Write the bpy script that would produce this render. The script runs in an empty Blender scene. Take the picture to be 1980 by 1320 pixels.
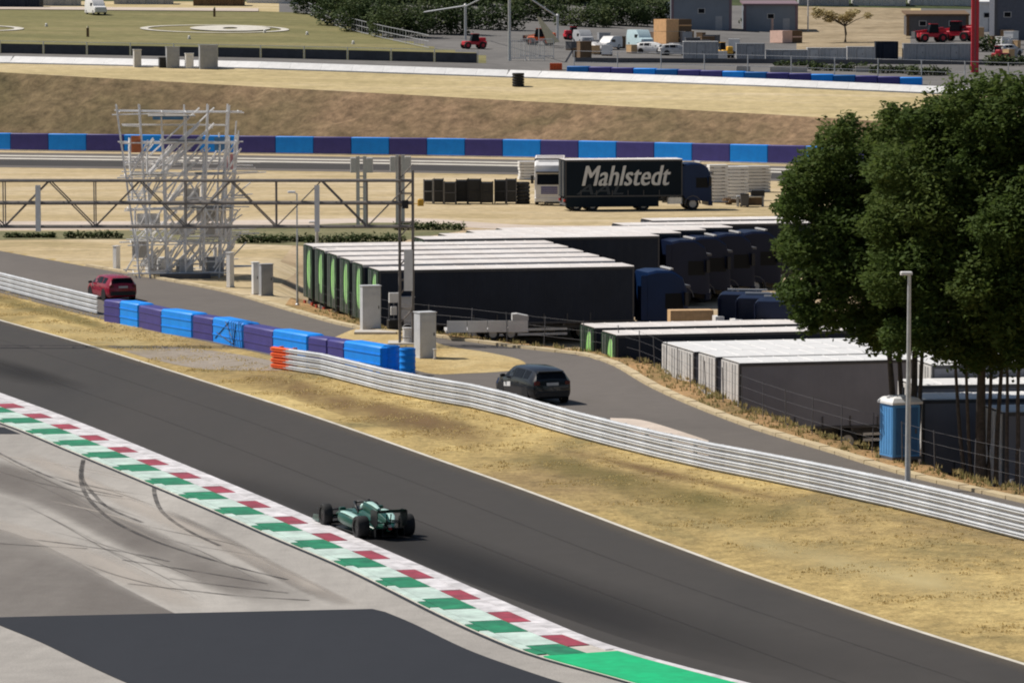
import bpy, bmesh, math, random
import numpy as np
from mathutils import Vector, Matrix

R = math.radians
random.seed(7)
scene = bpy.context.scene
col = scene.collection

# ------------------------------------------------------------------ camera, sky, sun, exposure
F, CX, CY, H = 8000.0, 990.0, 660.0, 17.0          # focal length and centre in photograph pixels, eye height
PT = math.atan(674.0 / F)
cam_d = bpy.data.cameras.new('camera')
cam = bpy.data.objects.new('camera', cam_d)
col.objects.link(cam)
cam.location = (0, 0, H)
cam.rotation_euler = (math.pi / 2 - PT, 0, 0)
cam_d.sensor_width = 36
cam_d.lens = 36 * F / 1980
cam_d.clip_end = 6000
cam_d.clip_start = 1
scene.camera = cam

SUN_EL, SUN_AZ = R(52), R(-68)                       # azimuth from +Y, clockwise positive
sunv = Vector((math.sin(SUN_AZ) * math.cos(SUN_EL), math.cos(SUN_AZ) * math.cos(SUN_EL), math.sin(SUN_EL)))
world = bpy.data.worlds.new('World')
scene.world = world
world.use_nodes = True
wn = world.node_tree
sky = wn.nodes.new('ShaderNodeTexSky')
sky.sky_type = 'NISHITA'
sky.sun_disc = False
sky.sun_elevation = SUN_EL
sky.sun_rotation = SUN_AZ
sky.dust_density = 1.5
wn.links.new(sky.outputs[0], wn.nodes['Background'].inputs[0])
wn.nodes['Background'].inputs[1].default_value = 0.06
sd = bpy.data.lights.new('sun', 'SUN')
sd.energy = 4.7
sd.angle = R(0.5)
sd.color = (1, 0.945, 0.86)
so = bpy.data.objects.new('sun', sd)
col.objects.link(so)
so.rotation_euler = (-sunv).to_track_quat('-Z', 'Y').to_euler()
vs = scene.view_settings
vs.view_transform = 'Standard'
vs.look = 'None'
vs.exposure = 0.0
vs.gamma = 1
vs.use_curve_mapping = False
scene.cycles.filter_width = 2.0
scene.cycles.max_bounces = 6
scene.cycles.transparent_max_bounces = 8

# ------------------------------------------------------------------ photograph pixel -> place in the world
def ray(u, v):
    sp, cp = math.sin(PT), math.cos(PT)
    return Vector((u - CX, cp * F + sp * (CY - v), -sp * F + cp * (CY - v)))
def P(u, v, z=0.0):
    d = ray(u, v); t = (z - H) / d.z
    return Vector((d.x * t, d.y * t, z))
def PD(u, v, dist):
    d = ray(u, v); t = dist / d.y
    return Vector((d.x * t, dist, H + d.z * t))
def PX(p):                                            # world -> photograph column
    return CX + F * p[0] / (p[1] * math.cos(PT) - (p[2] - H) * math.sin(PT))

def catmull(pts, n=8):
    pts = [Vector(p) for p in pts]
    if len(pts) < 3: return pts
    ext = [pts[0] * 2 - pts[1]] + pts + [pts[-1] * 2 - pts[-2]]
    out = []
    for i in range(1, len(ext) - 2):
        a, b, c, d = ext[i - 1:i + 3]
        for k in range(n):
            t = k / n
            out.append(0.5 * ((2 * b) + (c - a) * t + (2 * a - 5 * b + 4 * c - d) * t * t + (3 * b - a - 3 * c + d) * t ** 3))
    out.append(pts[-1])
    return out
def line(px, n=8, z=0.0, ext=(0, 0)):
    w = [P(u, v, z) for u, v in px]
    c = catmull(w, n)
    if ext[0]: c = [c[0] + (c[0] - c[2]).normalized() * ext[0] * k / 4 for k in (4, 3, 2, 1)] + c
    if ext[1]: c = c + [c[-1] + (c[-1] - c[-3]).normalized() * ext[1] * k / 4 for k in (1, 2, 3, 4)]
    return c
def resample(pl, n):
    L = [0.0]
    for a, b in zip(pl, pl[1:]): L.append(L[-1] + (b - a).length)
    out = []
    j = 0
    for k in range(n):
        s = L[-1] * k / (n - 1)
        while j < len(pl) - 2 and L[j + 1] < s: j += 1
        seg = L[j + 1] - L[j]
        out.append(pl[j].lerp(pl[j + 1], min(1, max(0, (s - L[j]) / seg if seg else 0))))
    return out
def length(pl): return sum((b - a).length for a, b in zip(pl, pl[1:]))
def at_len(pl, s):
    acc = 0
    for a, b in zip(pl, pl[1:]):
        l = (b - a).length
        if acc + l >= s: 
            return a.lerp(b, (s - acc) / l), (b - a).normalized()
        acc += l
    d = (pl[-1] - pl[-2]).normalized()
    return pl[-1] + d * (s - acc), d

# ------------------------------------------------------------------ materials
MATS = {}
def lin(r, g, b):
    f = lambda c: c / 12.92 if c <= 0.04045 else ((c + 0.055) / 1.055) ** 2.4
    return (f(r / 255), f(g / 255), f(b / 255))
def mat(name, c, rough=0.6, metal=0.0, var=0.12, scale=3.0, c2=None, bump=0.0, bscale=40.0, spec=0.4, coat=0.0, trans=None, detail=6, fine=None):
    """principled surface whose colour wanders between c and c2 (or lighter/darker c) with two sizes of noise"""
    if name in MATS: return MATS[name]
    m = bpy.data.materials.new(name); m.use_nodes = True
    nt = m.node_tree; N = nt.nodes; L = nt.links
    b = N['Principled BSDF']
    b.inputs['Roughness'].default_value = rough
    b.inputs['Metallic'].default_value = metal
    b.inputs['Specular IOR Level'].default_value = spec
    b.inputs['Coat Weight'].default_value = coat
    tc = N.new('ShaderNodeTexCoord')
    n1 = N.new('ShaderNodeTexNoise'); n1.inputs['Scale'].default_value = scale; n1.inputs['Detail'].default_value = detail
    n1.inputs['Roughness'].default_value = 0.65
    L.new(tc.outputs['Object'], n1.inputs['Vector'])
    rp = N.new('ShaderNodeValToRGB')
    rp.color_ramp.elements[0].position = 0.33; rp.color_ramp.elements[1].position = 0.67
    a = c2 if c2 else tuple(x * (1 - var) for x in c)
    d = c if c2 else tuple(min(1, x * (1 + var)) for x in c)
    rp.color_ramp.elements[0].color = (*a, 1); rp.color_ramp.elements[1].color = (*d, 1)
    L.new(n1.outputs['Fac'], rp.inputs['Fac'])
    out = rp.outputs['Color']
    if fine:
        n3 = N.new('ShaderNodeTexNoise'); n3.inputs['Scale'].default_value = fine[0]; n3.inputs['Detail'].default_value = 4
        L.new(tc.outputs['Object'], n3.inputs['Vector'])
        mr = N.new('ShaderNodeMapRange'); mr.inputs[1].default_value = 0.3; mr.inputs[2].default_value = 0.7
        mr.inputs[3].default_value = 1 - fine[1]; mr.inputs[4].default_value = 1 + fine[1]
        L.new(n3.outputs['Fac'], mr.inputs[0])
        mx = N.new('ShaderNodeVectorMath'); mx.operation = 'SCALE'
        L.new(out, mx.inputs[0]); L.new(mr.outputs[0], mx.inputs['Scale'])
        out = mx.outputs[0]
    L.new(out, b.inputs['Base Color'])
    if bump:
        n2 = N.new('ShaderNodeTexNoise'); n2.inputs['Scale'].default_value = bscale; n2.inputs['Detail'].default_value = 5
        L.new(tc.outputs['Object'], n2.inputs['Vector'])
        bp = N.new('ShaderNodeBump'); bp.inputs['Strength'].default_value = bump; bp.inputs['Distance'].default_value = 0.05
        L.new(n2.outputs['Fac'], bp.inputs['Height']); L.new(bp.outputs['Normal'], b.inputs['Normal'])
    if trans:
        tr = N.new('ShaderNodeBsdfTranslucent'); tr.inputs['Color'].default_value = (*trans, 1)
        ms = N.new('ShaderNodeMixShader'); ms.inputs[0].default_value = 0.3
        L.new(b.outputs[0], ms.inputs[1]); L.new(tr.outputs[0], ms.inputs[2])
        L.new(ms.outputs[0], N['Material Output'].inputs['Surface'])
    MATS[name] = m
    return m
def ground_mat(name, stops, scale, stretch=(1, 1, 1), fine=(6.0, 0.25), bump=0.6, bscale=9.0, rough=0.9, alt=None):
    """ground whose colour runs through several stops by layered noise"""
    m = bpy.data.materials.new(name); m.use_nodes = True
    nt = m.node_tree; N = nt.nodes; L = nt.links
    b = N['Principled BSDF']; b.inputs['Roughness'].default_value = rough; b.inputs['Specular IOR Level'].default_value = 0.15
    tc = N.new('ShaderNodeTexCoord'); mp = N.new('ShaderNodeMapping'); mp.inputs['Scale'].default_value = stretch
    L.new(tc.outputs['Object'], mp.inputs[0])
    n1 = N.new('ShaderNodeTexNoise'); n1.inputs['Scale'].default_value = scale; n1.inputs['Detail'].default_value = 9; n1.inputs['Roughness'].default_value = 0.68
    n1.inputs['Distortion'].default_value = 0.6
    L.new(mp.outputs[0], n1.inputs['Vector'])
    rp = N.new('ShaderNodeValToRGB')
    e = rp.color_ramp.elements
    while len(e) < len(stops): e.new(0.5)
    for i, (p, c) in enumerate(stops): e[i].position = p; e[i].color = (*c, 1)
    L.new(n1.outputs['Fac'], rp.inputs['Fac'])
    csock = rp.outputs['Color']
    if alt:                                            # (colour, noise scale, threshold, strength): broad patches of another cover
        na = N.new('ShaderNodeTexNoise'); na.inputs['Scale'].default_value = alt[1]; na.inputs['Detail'].default_value = 6; na.inputs['Roughness'].default_value = 0.6
        L.new(mp.outputs[0], na.inputs['Vector'])
        ma = N.new('ShaderNodeMapRange'); ma.inputs[1].default_value = alt[2] - 0.06; ma.inputs[2].default_value = alt[2] + 0.08; ma.inputs[3].default_value = 0; ma.inputs[4].default_value = alt[3]
        L.new(na.outputs['Fac'], ma.inputs[0])
        mxa = N.new('ShaderNodeMixRGB'); L.new(ma.outputs[0], mxa.inputs[0]); L.new(csock, mxa.inputs[1]); mxa.inputs[2].default_value = (*alt[0], 1)
        csock = mxa.outputs[0]
    n3 = N.new('ShaderNodeTexNoise'); n3.inputs['Scale'].default_value = fine[0]; n3.inputs['Detail'].default_value = 5; n3.inputs['Roughness'].default_value = 0.7
    L.new(tc.outputs['Object'], n3.inputs['Vector'])
    mr = N.new('ShaderNodeMapRange'); mr.inputs[1].default_value = 0.3; mr.inputs[2].default_value = 0.7
    mr.inputs[3].default_value = 1 - fine[1]; mr.inputs[4].default_value = 1 + fine[1]
    L.new(n3.outputs['Fac'], mr.inputs[0])
    mx = N.new('ShaderNodeVectorMath'); mx.operation = 'SCALE'
    L.new(csock, mx.inputs[0]); L.new(mr.outputs[0], mx.inputs['Scale'])
    L.new(mx.outputs[0], b.inputs['Base Color'])
    if bump:
        n2 = N.new('ShaderNodeTexNoise'); n2.inputs['Scale'].default_value = bscale; n2.inputs['Detail'].default_value = 6
        L.new(tc.outputs['Object'], n2.inputs['Vector'])
        bp = N.new('ShaderNodeBump'); bp.inputs['Strength'].default_value = bump; bp.inputs['Distance'].default_value = 0.12
        L.new(n2.outputs['Fac'], bp.inputs['Height']); L.new(bp.outputs['Normal'], b.inputs['Normal'])
    MATS[name] = m
    return m

# ------------------------------------------------------------------ mesh builder
class MB:
    def __init__(s): s.v = []; s.f = []; s.mi = []
    def add(s, verts, faces, mi=0):
        o = len(s.v); s.v += [tuple(p) for p in verts]
        for f in faces: s.f.append(tuple(i + o for i in f)); s.mi.append(mi)
        return s
    def box(s, c, d, rz=0.0, mi=0, taper=1.0):
        hx, hy, hz = d[0] / 2, d[1] / 2, d[2] / 2; cs, sn = math.cos(rz), math.sin(rz)
        vs_ = []
        for z, k in ((-hz, 1), (hz, taper)):
            for x, y in ((-hx, -hy), (hx, -hy), (hx, hy), (-hx, hy)):
                x *= k; y *= k
                vs_.append((c[0] + x * cs - y * sn, c[1] + x * sn + y * cs, c[2] + z))
        return s.add(vs_, [(3, 2, 1, 0), (4, 5, 6, 7), (0, 1, 5, 4), (1, 2, 6, 5), (2, 3, 7, 6), (3, 0, 4, 7)], mi)
    def bb(s, a, b, mi=0):                              # box between two corners
        return s.box([(x + y) / 2 for x, y in zip(a, b)], [abs(y - x) for x, y in zip(a, b)], 0, mi)
    def cbox(s, a, b, e=0.03, mi=0):                    # box with chamfered vertical and top edges
        x0, y0, z0 = a; x1, y1, z1 = b
        def ring(i, z): return [(x0 + e + i, y0 + i, z), (x1 - e - i, y0 + i, z), (x1 - i, y0 + e + i, z), (x1 - i, y1 - e - i, z),
                                (x1 - e - i, y1 - i, z), (x0 + e + i, y1 - i, z), (x0 + i, y1 - e - i, z), (x0 + i, y0 + e + i, z)]
        return s.loft([ring(0, z0), ring(0, z1 - e), ring(e, z1)], True, mi)
    def loft(s, rings, caps=True, mi=0, closed=True):
        n = len(rings[0]); o = []
        for r in rings: o += list(r)
        fs = []
        for k in range(len(rings) - 1):
            for i in range(n if closed else n - 1):
                j = (i + 1) % n
                fs.append((k * n + i, k * n + j, (k + 1) * n + j, (k + 1) * n + i))
        if caps: fs += [tuple(range(n - 1, -1, -1)), tuple((len(rings) - 1) * n + i for i in range(n))]
        return s.add(o, fs, mi)
    def tube(s, a, b, r, n=6, r2=None, caps=True, mi=0):
        a, b = Vector(a), Vector(b); d = b - a
        if d.length < 1e-6: return s
        q = d.to_track_quat('Z', 'Y'); r2 = r if r2 is None else r2
        ring = lambda c, rr: [tuple(c + q @ Vector((math.cos(2 * math.pi * i / n) * rr, math.sin(2 * math.pi * i / n) * rr, 0))) for i in range(n)]
        return s.loft([ring(a, r), ring(b, r2)], caps, mi)
    def path(s, pts, r, n=6, mi=0):
        pts = [Vector(p) for p in pts]; rings = []
        for i, p in enumerate(pts):
            d = (pts[min(i + 1, len(pts) - 1)] - pts[max(i - 1, 0)]).normalized(); q = d.to_track_quat('Z', 'Y')
            rr = r[i] if isinstance(r, (list, tuple)) else r
            rings.append([tuple(p + q @ Vector((math.cos(2 * math.pi * k / n) * rr, math.sin(2 * math.pi * k / n) * rr, 0))) for k in range(n)])
        return s.loft(rings, True, mi)
    def lathe(s, prof, c=(0, 0, 0), axis='z', n=24, mi=0):   # prof: (radius, along)
        rings = []
        for rr, h in prof:
            ring = []
            for i in range(n):
                a = 2 * math.pi * i / n; x, y = math.cos(a) * rr, math.sin(a) * rr
                p = {'z': (x, y, h), 'y': (x, h, -y), 'x': (h, x, y)}[axis]
                ring.append((c[0] + p[0], c[1] + p[1], c[2] + p[2]))
            rings.append(ring)
        return s.loft(rings, True, mi)
    def prism(s, poly, z0, z1, mi=0):
        n = len(poly)
        return s.add([(x, y, z0) for x, y in poly] + [(x, y, z1) for x, y in poly],
                     [tuple(range(n - 1, -1, -1)), tuple(range(n, 2 * n))] + [(i, (i + 1) % n, n + (i + 1) % n, n + i) for i in range(n)], mi)
    def xprism(s, poly, y0, y1, mi=0):                   # poly in x,z extruded along y
        n = len(poly)
        return s.add([(x, y0, z) for x, z in poly] + [(x, y1, z) for x, z in poly],
                     [tuple(range(n)), tuple(range(2 * n - 1, n - 1, -1))] + [((i + 1) % n, i, n + i, n + (i + 1) % n) for i in range(n)], mi)
    def mesh(s, name, mats, smooth=False):
        me = bpy.data.meshes.new(name); me.from_pydata(s.v, [], s.f)
        for m in (mats if isinstance(mats, (list, tuple)) else [mats]): me.materials.append(m)
        if any(s.mi): me.polygons.foreach_set('material_index', s.mi)
        if smooth:
            me.polygons.foreach_set('use_smooth', [True] * len(me.polygons))
            try: me.set_sharp_from_angle(angle=R(smooth if smooth > 1 else 40))
            except Exception: pass
        me.update()
        return me
    def build(s, name, mats, parent=None, smooth=False, loc=None, recalc=True):
        me = s.mesh(name, mats, smooth)
        if recalc:
            bm = bmesh.new(); bm.from_mesh(me); bmesh.ops.recalc_face_normals(bm, faces=bm.faces); bm.to_mesh(me); bm.free()
        o = bpy.data.objects.new(name, me); col.objects.link(o)
        if parent: o.parent = parent
        if loc is not None: o.location = loc
        return o
def share(name, me, parent, loc=(0, 0, 0), rz=0.0, scale=None):
    o = bpy.data.objects.new(name, me); col.objects.link(o); o.parent = parent; o.location = loc; o.rotation_euler = (0, 0, rz)
    if scale: o.scale = scale
    return o
def tag(o, label, cat, group=None):
    o['label'] = label; o['category'] = cat
    if group: o['group'] = group
    return o
def thing(name, label, cat, loc=(0, 0, 0), rz=0.0, group=None):
    o = bpy.data.objects.new(name, None); col.objects.link(o); o.location = loc; o.rotation_euler = (0, 0, rz)
    return tag(o, label, cat, group)
def struct(o, kind='structure'): o['kind'] = kind; return o
def dup(root, loc, rz, label, group=None):
    r = root.copy(); col.objects.link(r); r.location = loc; r.rotation_euler = (0, 0, rz); r['label'] = label
    if group: r['group'] = group
    for ch in list(root.children):
        c = ch.copy(); col.objects.link(c); c.parent = r
        for g in list(ch.children):
            d = g.copy(); col.objects.link(d); d.parent = c
    return r
def ribbon(name, A, B, z, m, n=60, parent=None, zb=None):
    A, B = resample(A, n), resample(B, n)
    v = [(p.x, p.y, z) for p in A] + [(p.x, p.y, z if zb is None else zb) for p in B]
    mb = MB().add(v, [(i, i + 1, n + i + 1, n + i) for i in range(n - 1)])
    o = mb.build(name, m, parent)
    up(o)
    return o
def up(o):
    me = o.data
    if me.polygons and sum(p.normal.z * p.area for p in me.polygons) < 0:
        bm = bmesh.new(); bm.from_mesh(me); bmesh.ops.reverse_faces(bm, faces=bm.faces); bm.to_mesh(me); bm.free()
def sheet(name, pts, z, m, parent=None):
    bm = bmesh.new(); vs_ = [bm.verts.new((p.x, p.y, z)) for p in pts]; f = bm.faces.new(vs_)
    bmesh.ops.triangulate(bm, faces=[f])
    me = bpy.data.meshes.new(name); bm.to_mesh(me); bm.free(); me.materials.append(m)
    o = bpy.data.objects.new(name, me); col.objects.link(o); o.parent = parent; up(o)
    return o

# palette
M_white = mat('white_paint', (0.78, 0.77, 0.76), 0.45, var=0.08, scale=1.5)
M_roof = mat('trailer_roof_white', (0.80, 0.77, 0.75), 0.55, c2=(0.66, 0.60, 0.56), scale=0.5)
M_grey = mat('grey_paint', (0.36, 0.37, 0.39), 0.5, var=0.1, scale=2)
M_lgrey = mat('light_grey_paint', (0.58, 0.57, 0.56), 0.5, var=0.1, scale=2)
M_dgrey = mat('dark_grey_paint', (0.10, 0.10, 0.11), 0.55, var=0.15, scale=2)
M_black = mat('black_plastic', (0.018, 0.018, 0.02), 0.5, var=0.2, scale=4)
M_rubber = mat('tyre_rubber', (0.014, 0.014, 0.015), 0.75, var=0.2, scale=8)
M_steel = mat('galvanised_steel', (0.55, 0.56, 0.57), 0.4, metal=0.35, var=0.15, scale=4)
M_alu = mat('aluminium', (0.75, 0.75, 0.76), 0.35, metal=0.5, var=0.1, scale=4)
M_truss = mat('truss_steel', (0.19, 0.17, 0.155), 0.6, var=0.2, scale=3)
M_glass = mat('dark_glass', (0.008, 0.010, 0.014), 0.3, var=0.05, spec=0.12)
M_blue = mat('barrier_blue', (0.0, 0.28, 0.95), 0.5, var=0.1, scale=1.2)
M_purple = mat('barrier_purple', (0.055, 0.048, 0.235), 0.5, var=0.12, scale=1.2)
M_red = mat('red_paint', (0.55, 0.02, 0.04), 0.4, var=0.1)
M_orange = mat('orange_plastic', (0.80, 0.13, 0.03), 0.5, var=0.1)
M_wood = mat('wood_tan', (0.58, 0.38, 0.20), 0.7, var=0.15, scale=4)
M_brown = mat('brown_wood', (0.16, 0.10, 0.055), 0.8, var=0.2, scale=4)
M_conc = mat('concrete_light', (0.52, 0.48, 0.43), 0.85, var=0.12, scale=1.5, bump=0.2)
M_yellow = mat('yellow_paint', (0.75, 0.42, 0.05), 0.45, var=0.1)
M_cream = mat('cream_paint', (0.75, 0.66, 0.45), 0.5, var=0.08)

# ================================================================== THE SETTING
straw, straw2 = (0.52, 0.395, 0.17), (0.40, 0.295, 0.125)
brown, olive = (0.235, 0.15, 0.075), (0.17, 0.165, 0.06)
G_verge = ground_mat('dry_verge_grass', [(0.26, olive), (0.38, (0.24, 0.19, 0.085)), (0.5, straw2), (0.62, straw), (0.78, (0.58, 0.46, 0.235))], 0.13, (1.0, 0.6, 1), (1.6, 0.30), 0.8, 4, alt=((0.235, 0.165, 0.085), 0.055, 0.53, 0.75))
G_field = ground_mat('dry_field', [(0.28, (0.30, 0.24, 0.12)), (0.45, (0.45, 0.35, 0.20)), (0.6, (0.52, 0.42, 0.27)), (0.8, (0.58, 0.48, 0.35))], 0.07, (0.6, 1.6, 1), (0.9, 0.25), 0.5, 3)
G_bank = ground_mat('reddish_bank', [(0.25, (0.13, 0.125, 0.045)), (0.42, (0.25, 0.17, 0.075)), (0.58, (0.42, 0.255, 0.12)), (0.8, (0.50, 0.33, 0.17))], 0.3, (1, 0.5, 1), (3.0, 0.4), 0.8, 6)
G_dirt = ground_mat('paddock_dirt', [(0.3, (0.30, 0.22, 0.13)), (0.55, (0.47, 0.36, 0.23)), (0.8, (0.55, 0.45, 0.32))], 0.12, (1, 1, 1), (2.0, 0.2), 0.4, 4)
G_emb = ground_mat('embankment_scrub', [(0.22, (0.10, 0.085, 0.04)), (0.42, (0.175, 0.12, 0.068)), (0.6, (0.25, 0.165, 0.098)), (0.8, (0.33, 0.23, 0.14))], 0.09, (1, 1, 0.5), (0.8, 0.45), 1.0, 1.5, alt=((0.10, 0.09, 0.04), 0.03, 0.55, 0.5))
G_top = ground_mat('sandy_crest', [(0.25, (0.32, 0.26, 0.12)), (0.5, (0.50, 0.40, 0.22)), (0.75, (0.58, 0.48, 0.33))], 0.06, (0.5, 1.8, 1), (0.7, 0.2), 0.4, 2)
G_heli = ground_mat('helipad_grass', [(0.25, (0.115, 0.115, 0.05)), (0.5, (0.19, 0.175, 0.075)), (0.75, (0.29, 0.24, 0.12))], 0.05, (0.5, 1.6, 1), (0.6, 0.2), 0.4, 2)
G_yard = ground_mat('yard_asphalt', [(0.3, (0.12, 0.115, 0.112)), (0.7, (0.20, 0.19, 0.18))], 0.05, (1, 1, 1), (0.5, 0.15), 0.2, 2)
G_tan = ground_mat('tan_bank', [(0.25, (0.20, 0.155, 0.09)), (0.5, (0.32, 0.25, 0.16)), (0.8, (0.42, 0.34, 0.23))], 0.12, (1, 1, 1), (0.6, 0.3), 0.8, 1.5)
G_hill = ground_mat('hill_green', [(0.3, (0.03, 0.045, 0.02)), (0.6, (0.07, 0.085, 0.035)), (0.8, (0.16, 0.14, 0.06))], 0.05, (1, 1, 1), (0.3, 0.4), 1.0, 1)
G_track = ground_mat('track_asphalt', [(0.3, (0.047, 0.044, 0.043)), (0.5, (0.060, 0.0555, 0.052)), (0.72, (0.070, 0.062, 0.057))], 0.035, (1, 0.35, 1), (1.2, 0.05), 0.15, 30, rough=0.72)
G_road = ground_mat('access_road_asphalt', [(0.3, (0.125, 0.112, 0.102)), (0.7, (0.165, 0.147, 0.133))], 0.05, (1, 0.5, 1), (1.0, 0.07), 0.15, 25, rough=0.8)
G_new = ground_mat('new_asphalt', [(0.3, (0.025, 0.027, 0.033)), (0.7, (0.034, 0.036, 0.043))], 0.05, (1, 0.4, 1), (1.5, 0.05), 0.1, 30, rough=0.7)
G_run = ground_mat('run_off_concrete', [(0.25, (0.22, 0.205, 0.19)), (0.42, (0.32, 0.30, 0.278)), (0.6, (0.41, 0.385, 0.355)), (0.8, (0.50, 0.47, 0.435))], 0.09, (1.6, 0.25, 1), (1.1, 0.10), 0.2, 12, rough=0.85)
G_runw = ground_mat('run_off_worn', [(0.3, (0.175, 0.152, 0.136)), (0.7, (0.255, 0.226, 0.204))], 0.10, (1.2, 0.3, 1), (1.1, 0.12), 0.2, 12, rough=0.85)
G_gravel = ground_mat('grey_gravel', [(0.3, (0.25, 0.21, 0.17)), (0.7, (0.36, 0.31, 0.26))], 0.2, (1, 0.6, 1), (2, 0.2), 0.5, 12)
G_pale = ground_mat('pale_path', [(0.3, (0.48, 0.40, 0.33)), (0.7, (0.62, 0.53, 0.46))], 0.1, (0.5, 1.5, 1), (0.8, 0.12), 0.3, 6)
M_line = mat('road_line_paint', (0.74, 0.70, 0.62), 0.6, c2=(0.52, 0.48, 0.40), scale=0.8)
M_kerbstone = mat('kerb_stone', (0.60, 0.49, 0.30), 0.8, c2=(0.46, 0.37, 0.24), scale=1.2)

# lines traced on the ground plane (photograph pixels -> world)
ACC = line([(165, 515), (330, 545), (440, 567), (560, 602), (690, 636), (860, 655), (960, 668), (1060, 680), (1125, 688), (1185, 707), (1250, 745), (1330, 782), (1450, 828), (1600, 874), (1750, 920), (1980, 973)], 6, 0, (70, 90))
GRL = line([(0, 560), (100, 586), (200, 611)], 6, 0, (60, 0))
GRR = line([(535, 713), (621, 726), (763, 762), (940, 795), (1100, 842), (1322, 898), (1544, 943), (1767, 992), (1980, 1045)], 6, 0, (0, 22))
TR = line([(0, 618), (164, 664), (300, 706), (408, 740), (500, 769), (600, 801), (720, 842), (860, 891), (1000, 940), (1106, 979), (1300, 1052), (1500, 1125), (1700, 1193), (1850, 1241), (1980, 1281)], 6, 0, (0, 80))
K0 = line([(0, 760), (110, 800), (220, 843), (330, 888), (439, 933), (560, 984), (690, 1040), (845, 1107), (1035, 1190), (1135, 1232), (1225, 1262), (1330, 1291), (1443, 1320)], 8, 0, (60, 40))
K3 = line([(0, 818), (44, 834), (132, 871), (264, 926), (350, 962), (439, 1000), (530, 1040), (655, 1093), (750, 1139), (845, 1187), (940, 1231), (1035, 1268), (1177, 1308), (1240, 1326)], 8, 0, (60, 40))

kdir = (K0[0] - K0[6]).normalized()                    # beyond the frame the far edge runs parallel to the kerb
TR = [TR[0] + kdir * q for q in (90, 60, 30, 10)] + TR
K0 = [K0[0] + kdir * 40] + K0; K3 = [K3[0] + kdir * 40] + K3

accn = np.array([(p.x, p.y) for p in resample(ACC, 160)])
def acc_dist(x, y):
    d2 = np.min((accn[None, :, 0] - x[:, None]) ** 2 + (accn[None, :, 1] - y[:, None]) ** 2, axis=1)
    order = np.argsort(accn[:, 0])
    side = np.where(y > np.interp(x, accn[order, 0], accn[order, 1]), 1, -1)
    return np.sqrt(d2) * side
def sm(a, b, x):
    t = np.clip((x - a) / (b - a), 0, 1); return t * t * (3 - 2 * t)
# lorries of the park: column, row of the near upper tail corner, distance (used for the ground they stand on and to place them)
LORRY = [(605, 477, 225.8), (628, 485, 223.1), (652, 494, 220.3), (677, 503, 217.5), (702, 512, 214.8), (733, 523, 212.0), (820, 463, 229.5), (868, 457, 232.4), (922, 451, 235.2), (980, 446, 238.0),
         (1206, 436, 247.5), (1262, 427, 250.3), (1150, 634, 196.0), (1192, 648, 192.8), (1312, 671, 184.6), (1342, 680, 181.8), (1385, 690, 179.0), (1430, 702, 176.2), (1808, 706, 161.8), (1775, 745, 158.9), (1790, 773, 156.0), (1945, 797, 152.0)]
LP = []
for u_, v_, d_ in LORRY:
    c_ = PD(u_, v_, d_)
    for q_ in (0, 4.5, 9, 13.6): LP.append((c_.x + q_ * 0.97 - 0.3, c_.y + q_ * 0.24 + 1.2, c_.z - 4.0))
for u_, v_, d_ in ((1404, 560, 206.0), (1438, 567, 204.5), (1474, 573, 203.0)):
    c_ = PD(u_, v_, d_); LP.append((c_.x + 1.2, c_.y - 1, c_.z - 3.75)); LP.append((c_.x + 1.2, c_.y - 4, c_.z - 3.75))
LP = np.array(LP)
def near_h(x, y):
    x = np.asarray(x, float); y = np.asarray(y, float)
    u = CX + F * x / np.maximum(y, 20)
    w_ = 1.0 / (((x[:, None] - LP[None, :, 0]) ** 2 + (y[:, None] - LP[None, :, 1]) ** 2) ** 1.6 + 0.3)
    D = -(w_ * LP[None, :, 2]).sum(1) / w_.sum(1)
    return -D * sm(2.2, 4.8, acc_dist(x, y)) * (1 - sm(257, 280, y)) * sm(525, 600, u)
def gz(x, y): return float(near_h(np.array([x]), np.array([y]))[0])

# near ground: one sheet under everything, dipping where the lorry park lies below the road
xs = np.concatenate([np.arange(-420, -46, 22), np.arange(-46, 62, 1.2), np.arange(62, 420, 22)])
ys = np.concatenate([np.arange(-80, 118, 20), np.arange(118, 300, 1.5), np.arange(300, 462, 8)])
gx, gy = np.meshgrid(xs, ys)
gh = near_h(gx.ravel(), gy.ravel())
nx, ny = len(xs), len(ys)
mb = MB(); mb.v = list(zip(gx.ravel().tolist(), gy.ravel().tolist(), gh.tolist()))
fx = (gx[:-1, :-1] + 0.6).ravel(); fy = (gy[:-1, :-1] + 0.7).ravel()
fd = acc_dist(fx, fy); fu = CX + F * fx / np.maximum(fy, 20)
zone = np.where((fd > 0) & (fd < 5.2) & (fy < 300), 1, np.where((fd >= 5.2) & (fu > 560) & (fy < 300), 2, np.where(fd >= 0, 3, 0)))
zone = np.where((fd > 0) & (fu < 560), 3, zone)
k = 0
for j in range(ny - 1):
    for i in range(nx - 1):
        a = j * nx + i
        mb.f.append((a, a + 1, a + nx + 1, a + nx)); mb.mi.append(int(zone[k])); k += 1
o = mb.build('ground', [G_verge, G_bank, G_dirt, G_field], None, True, recalc=False); struct(o)

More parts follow.
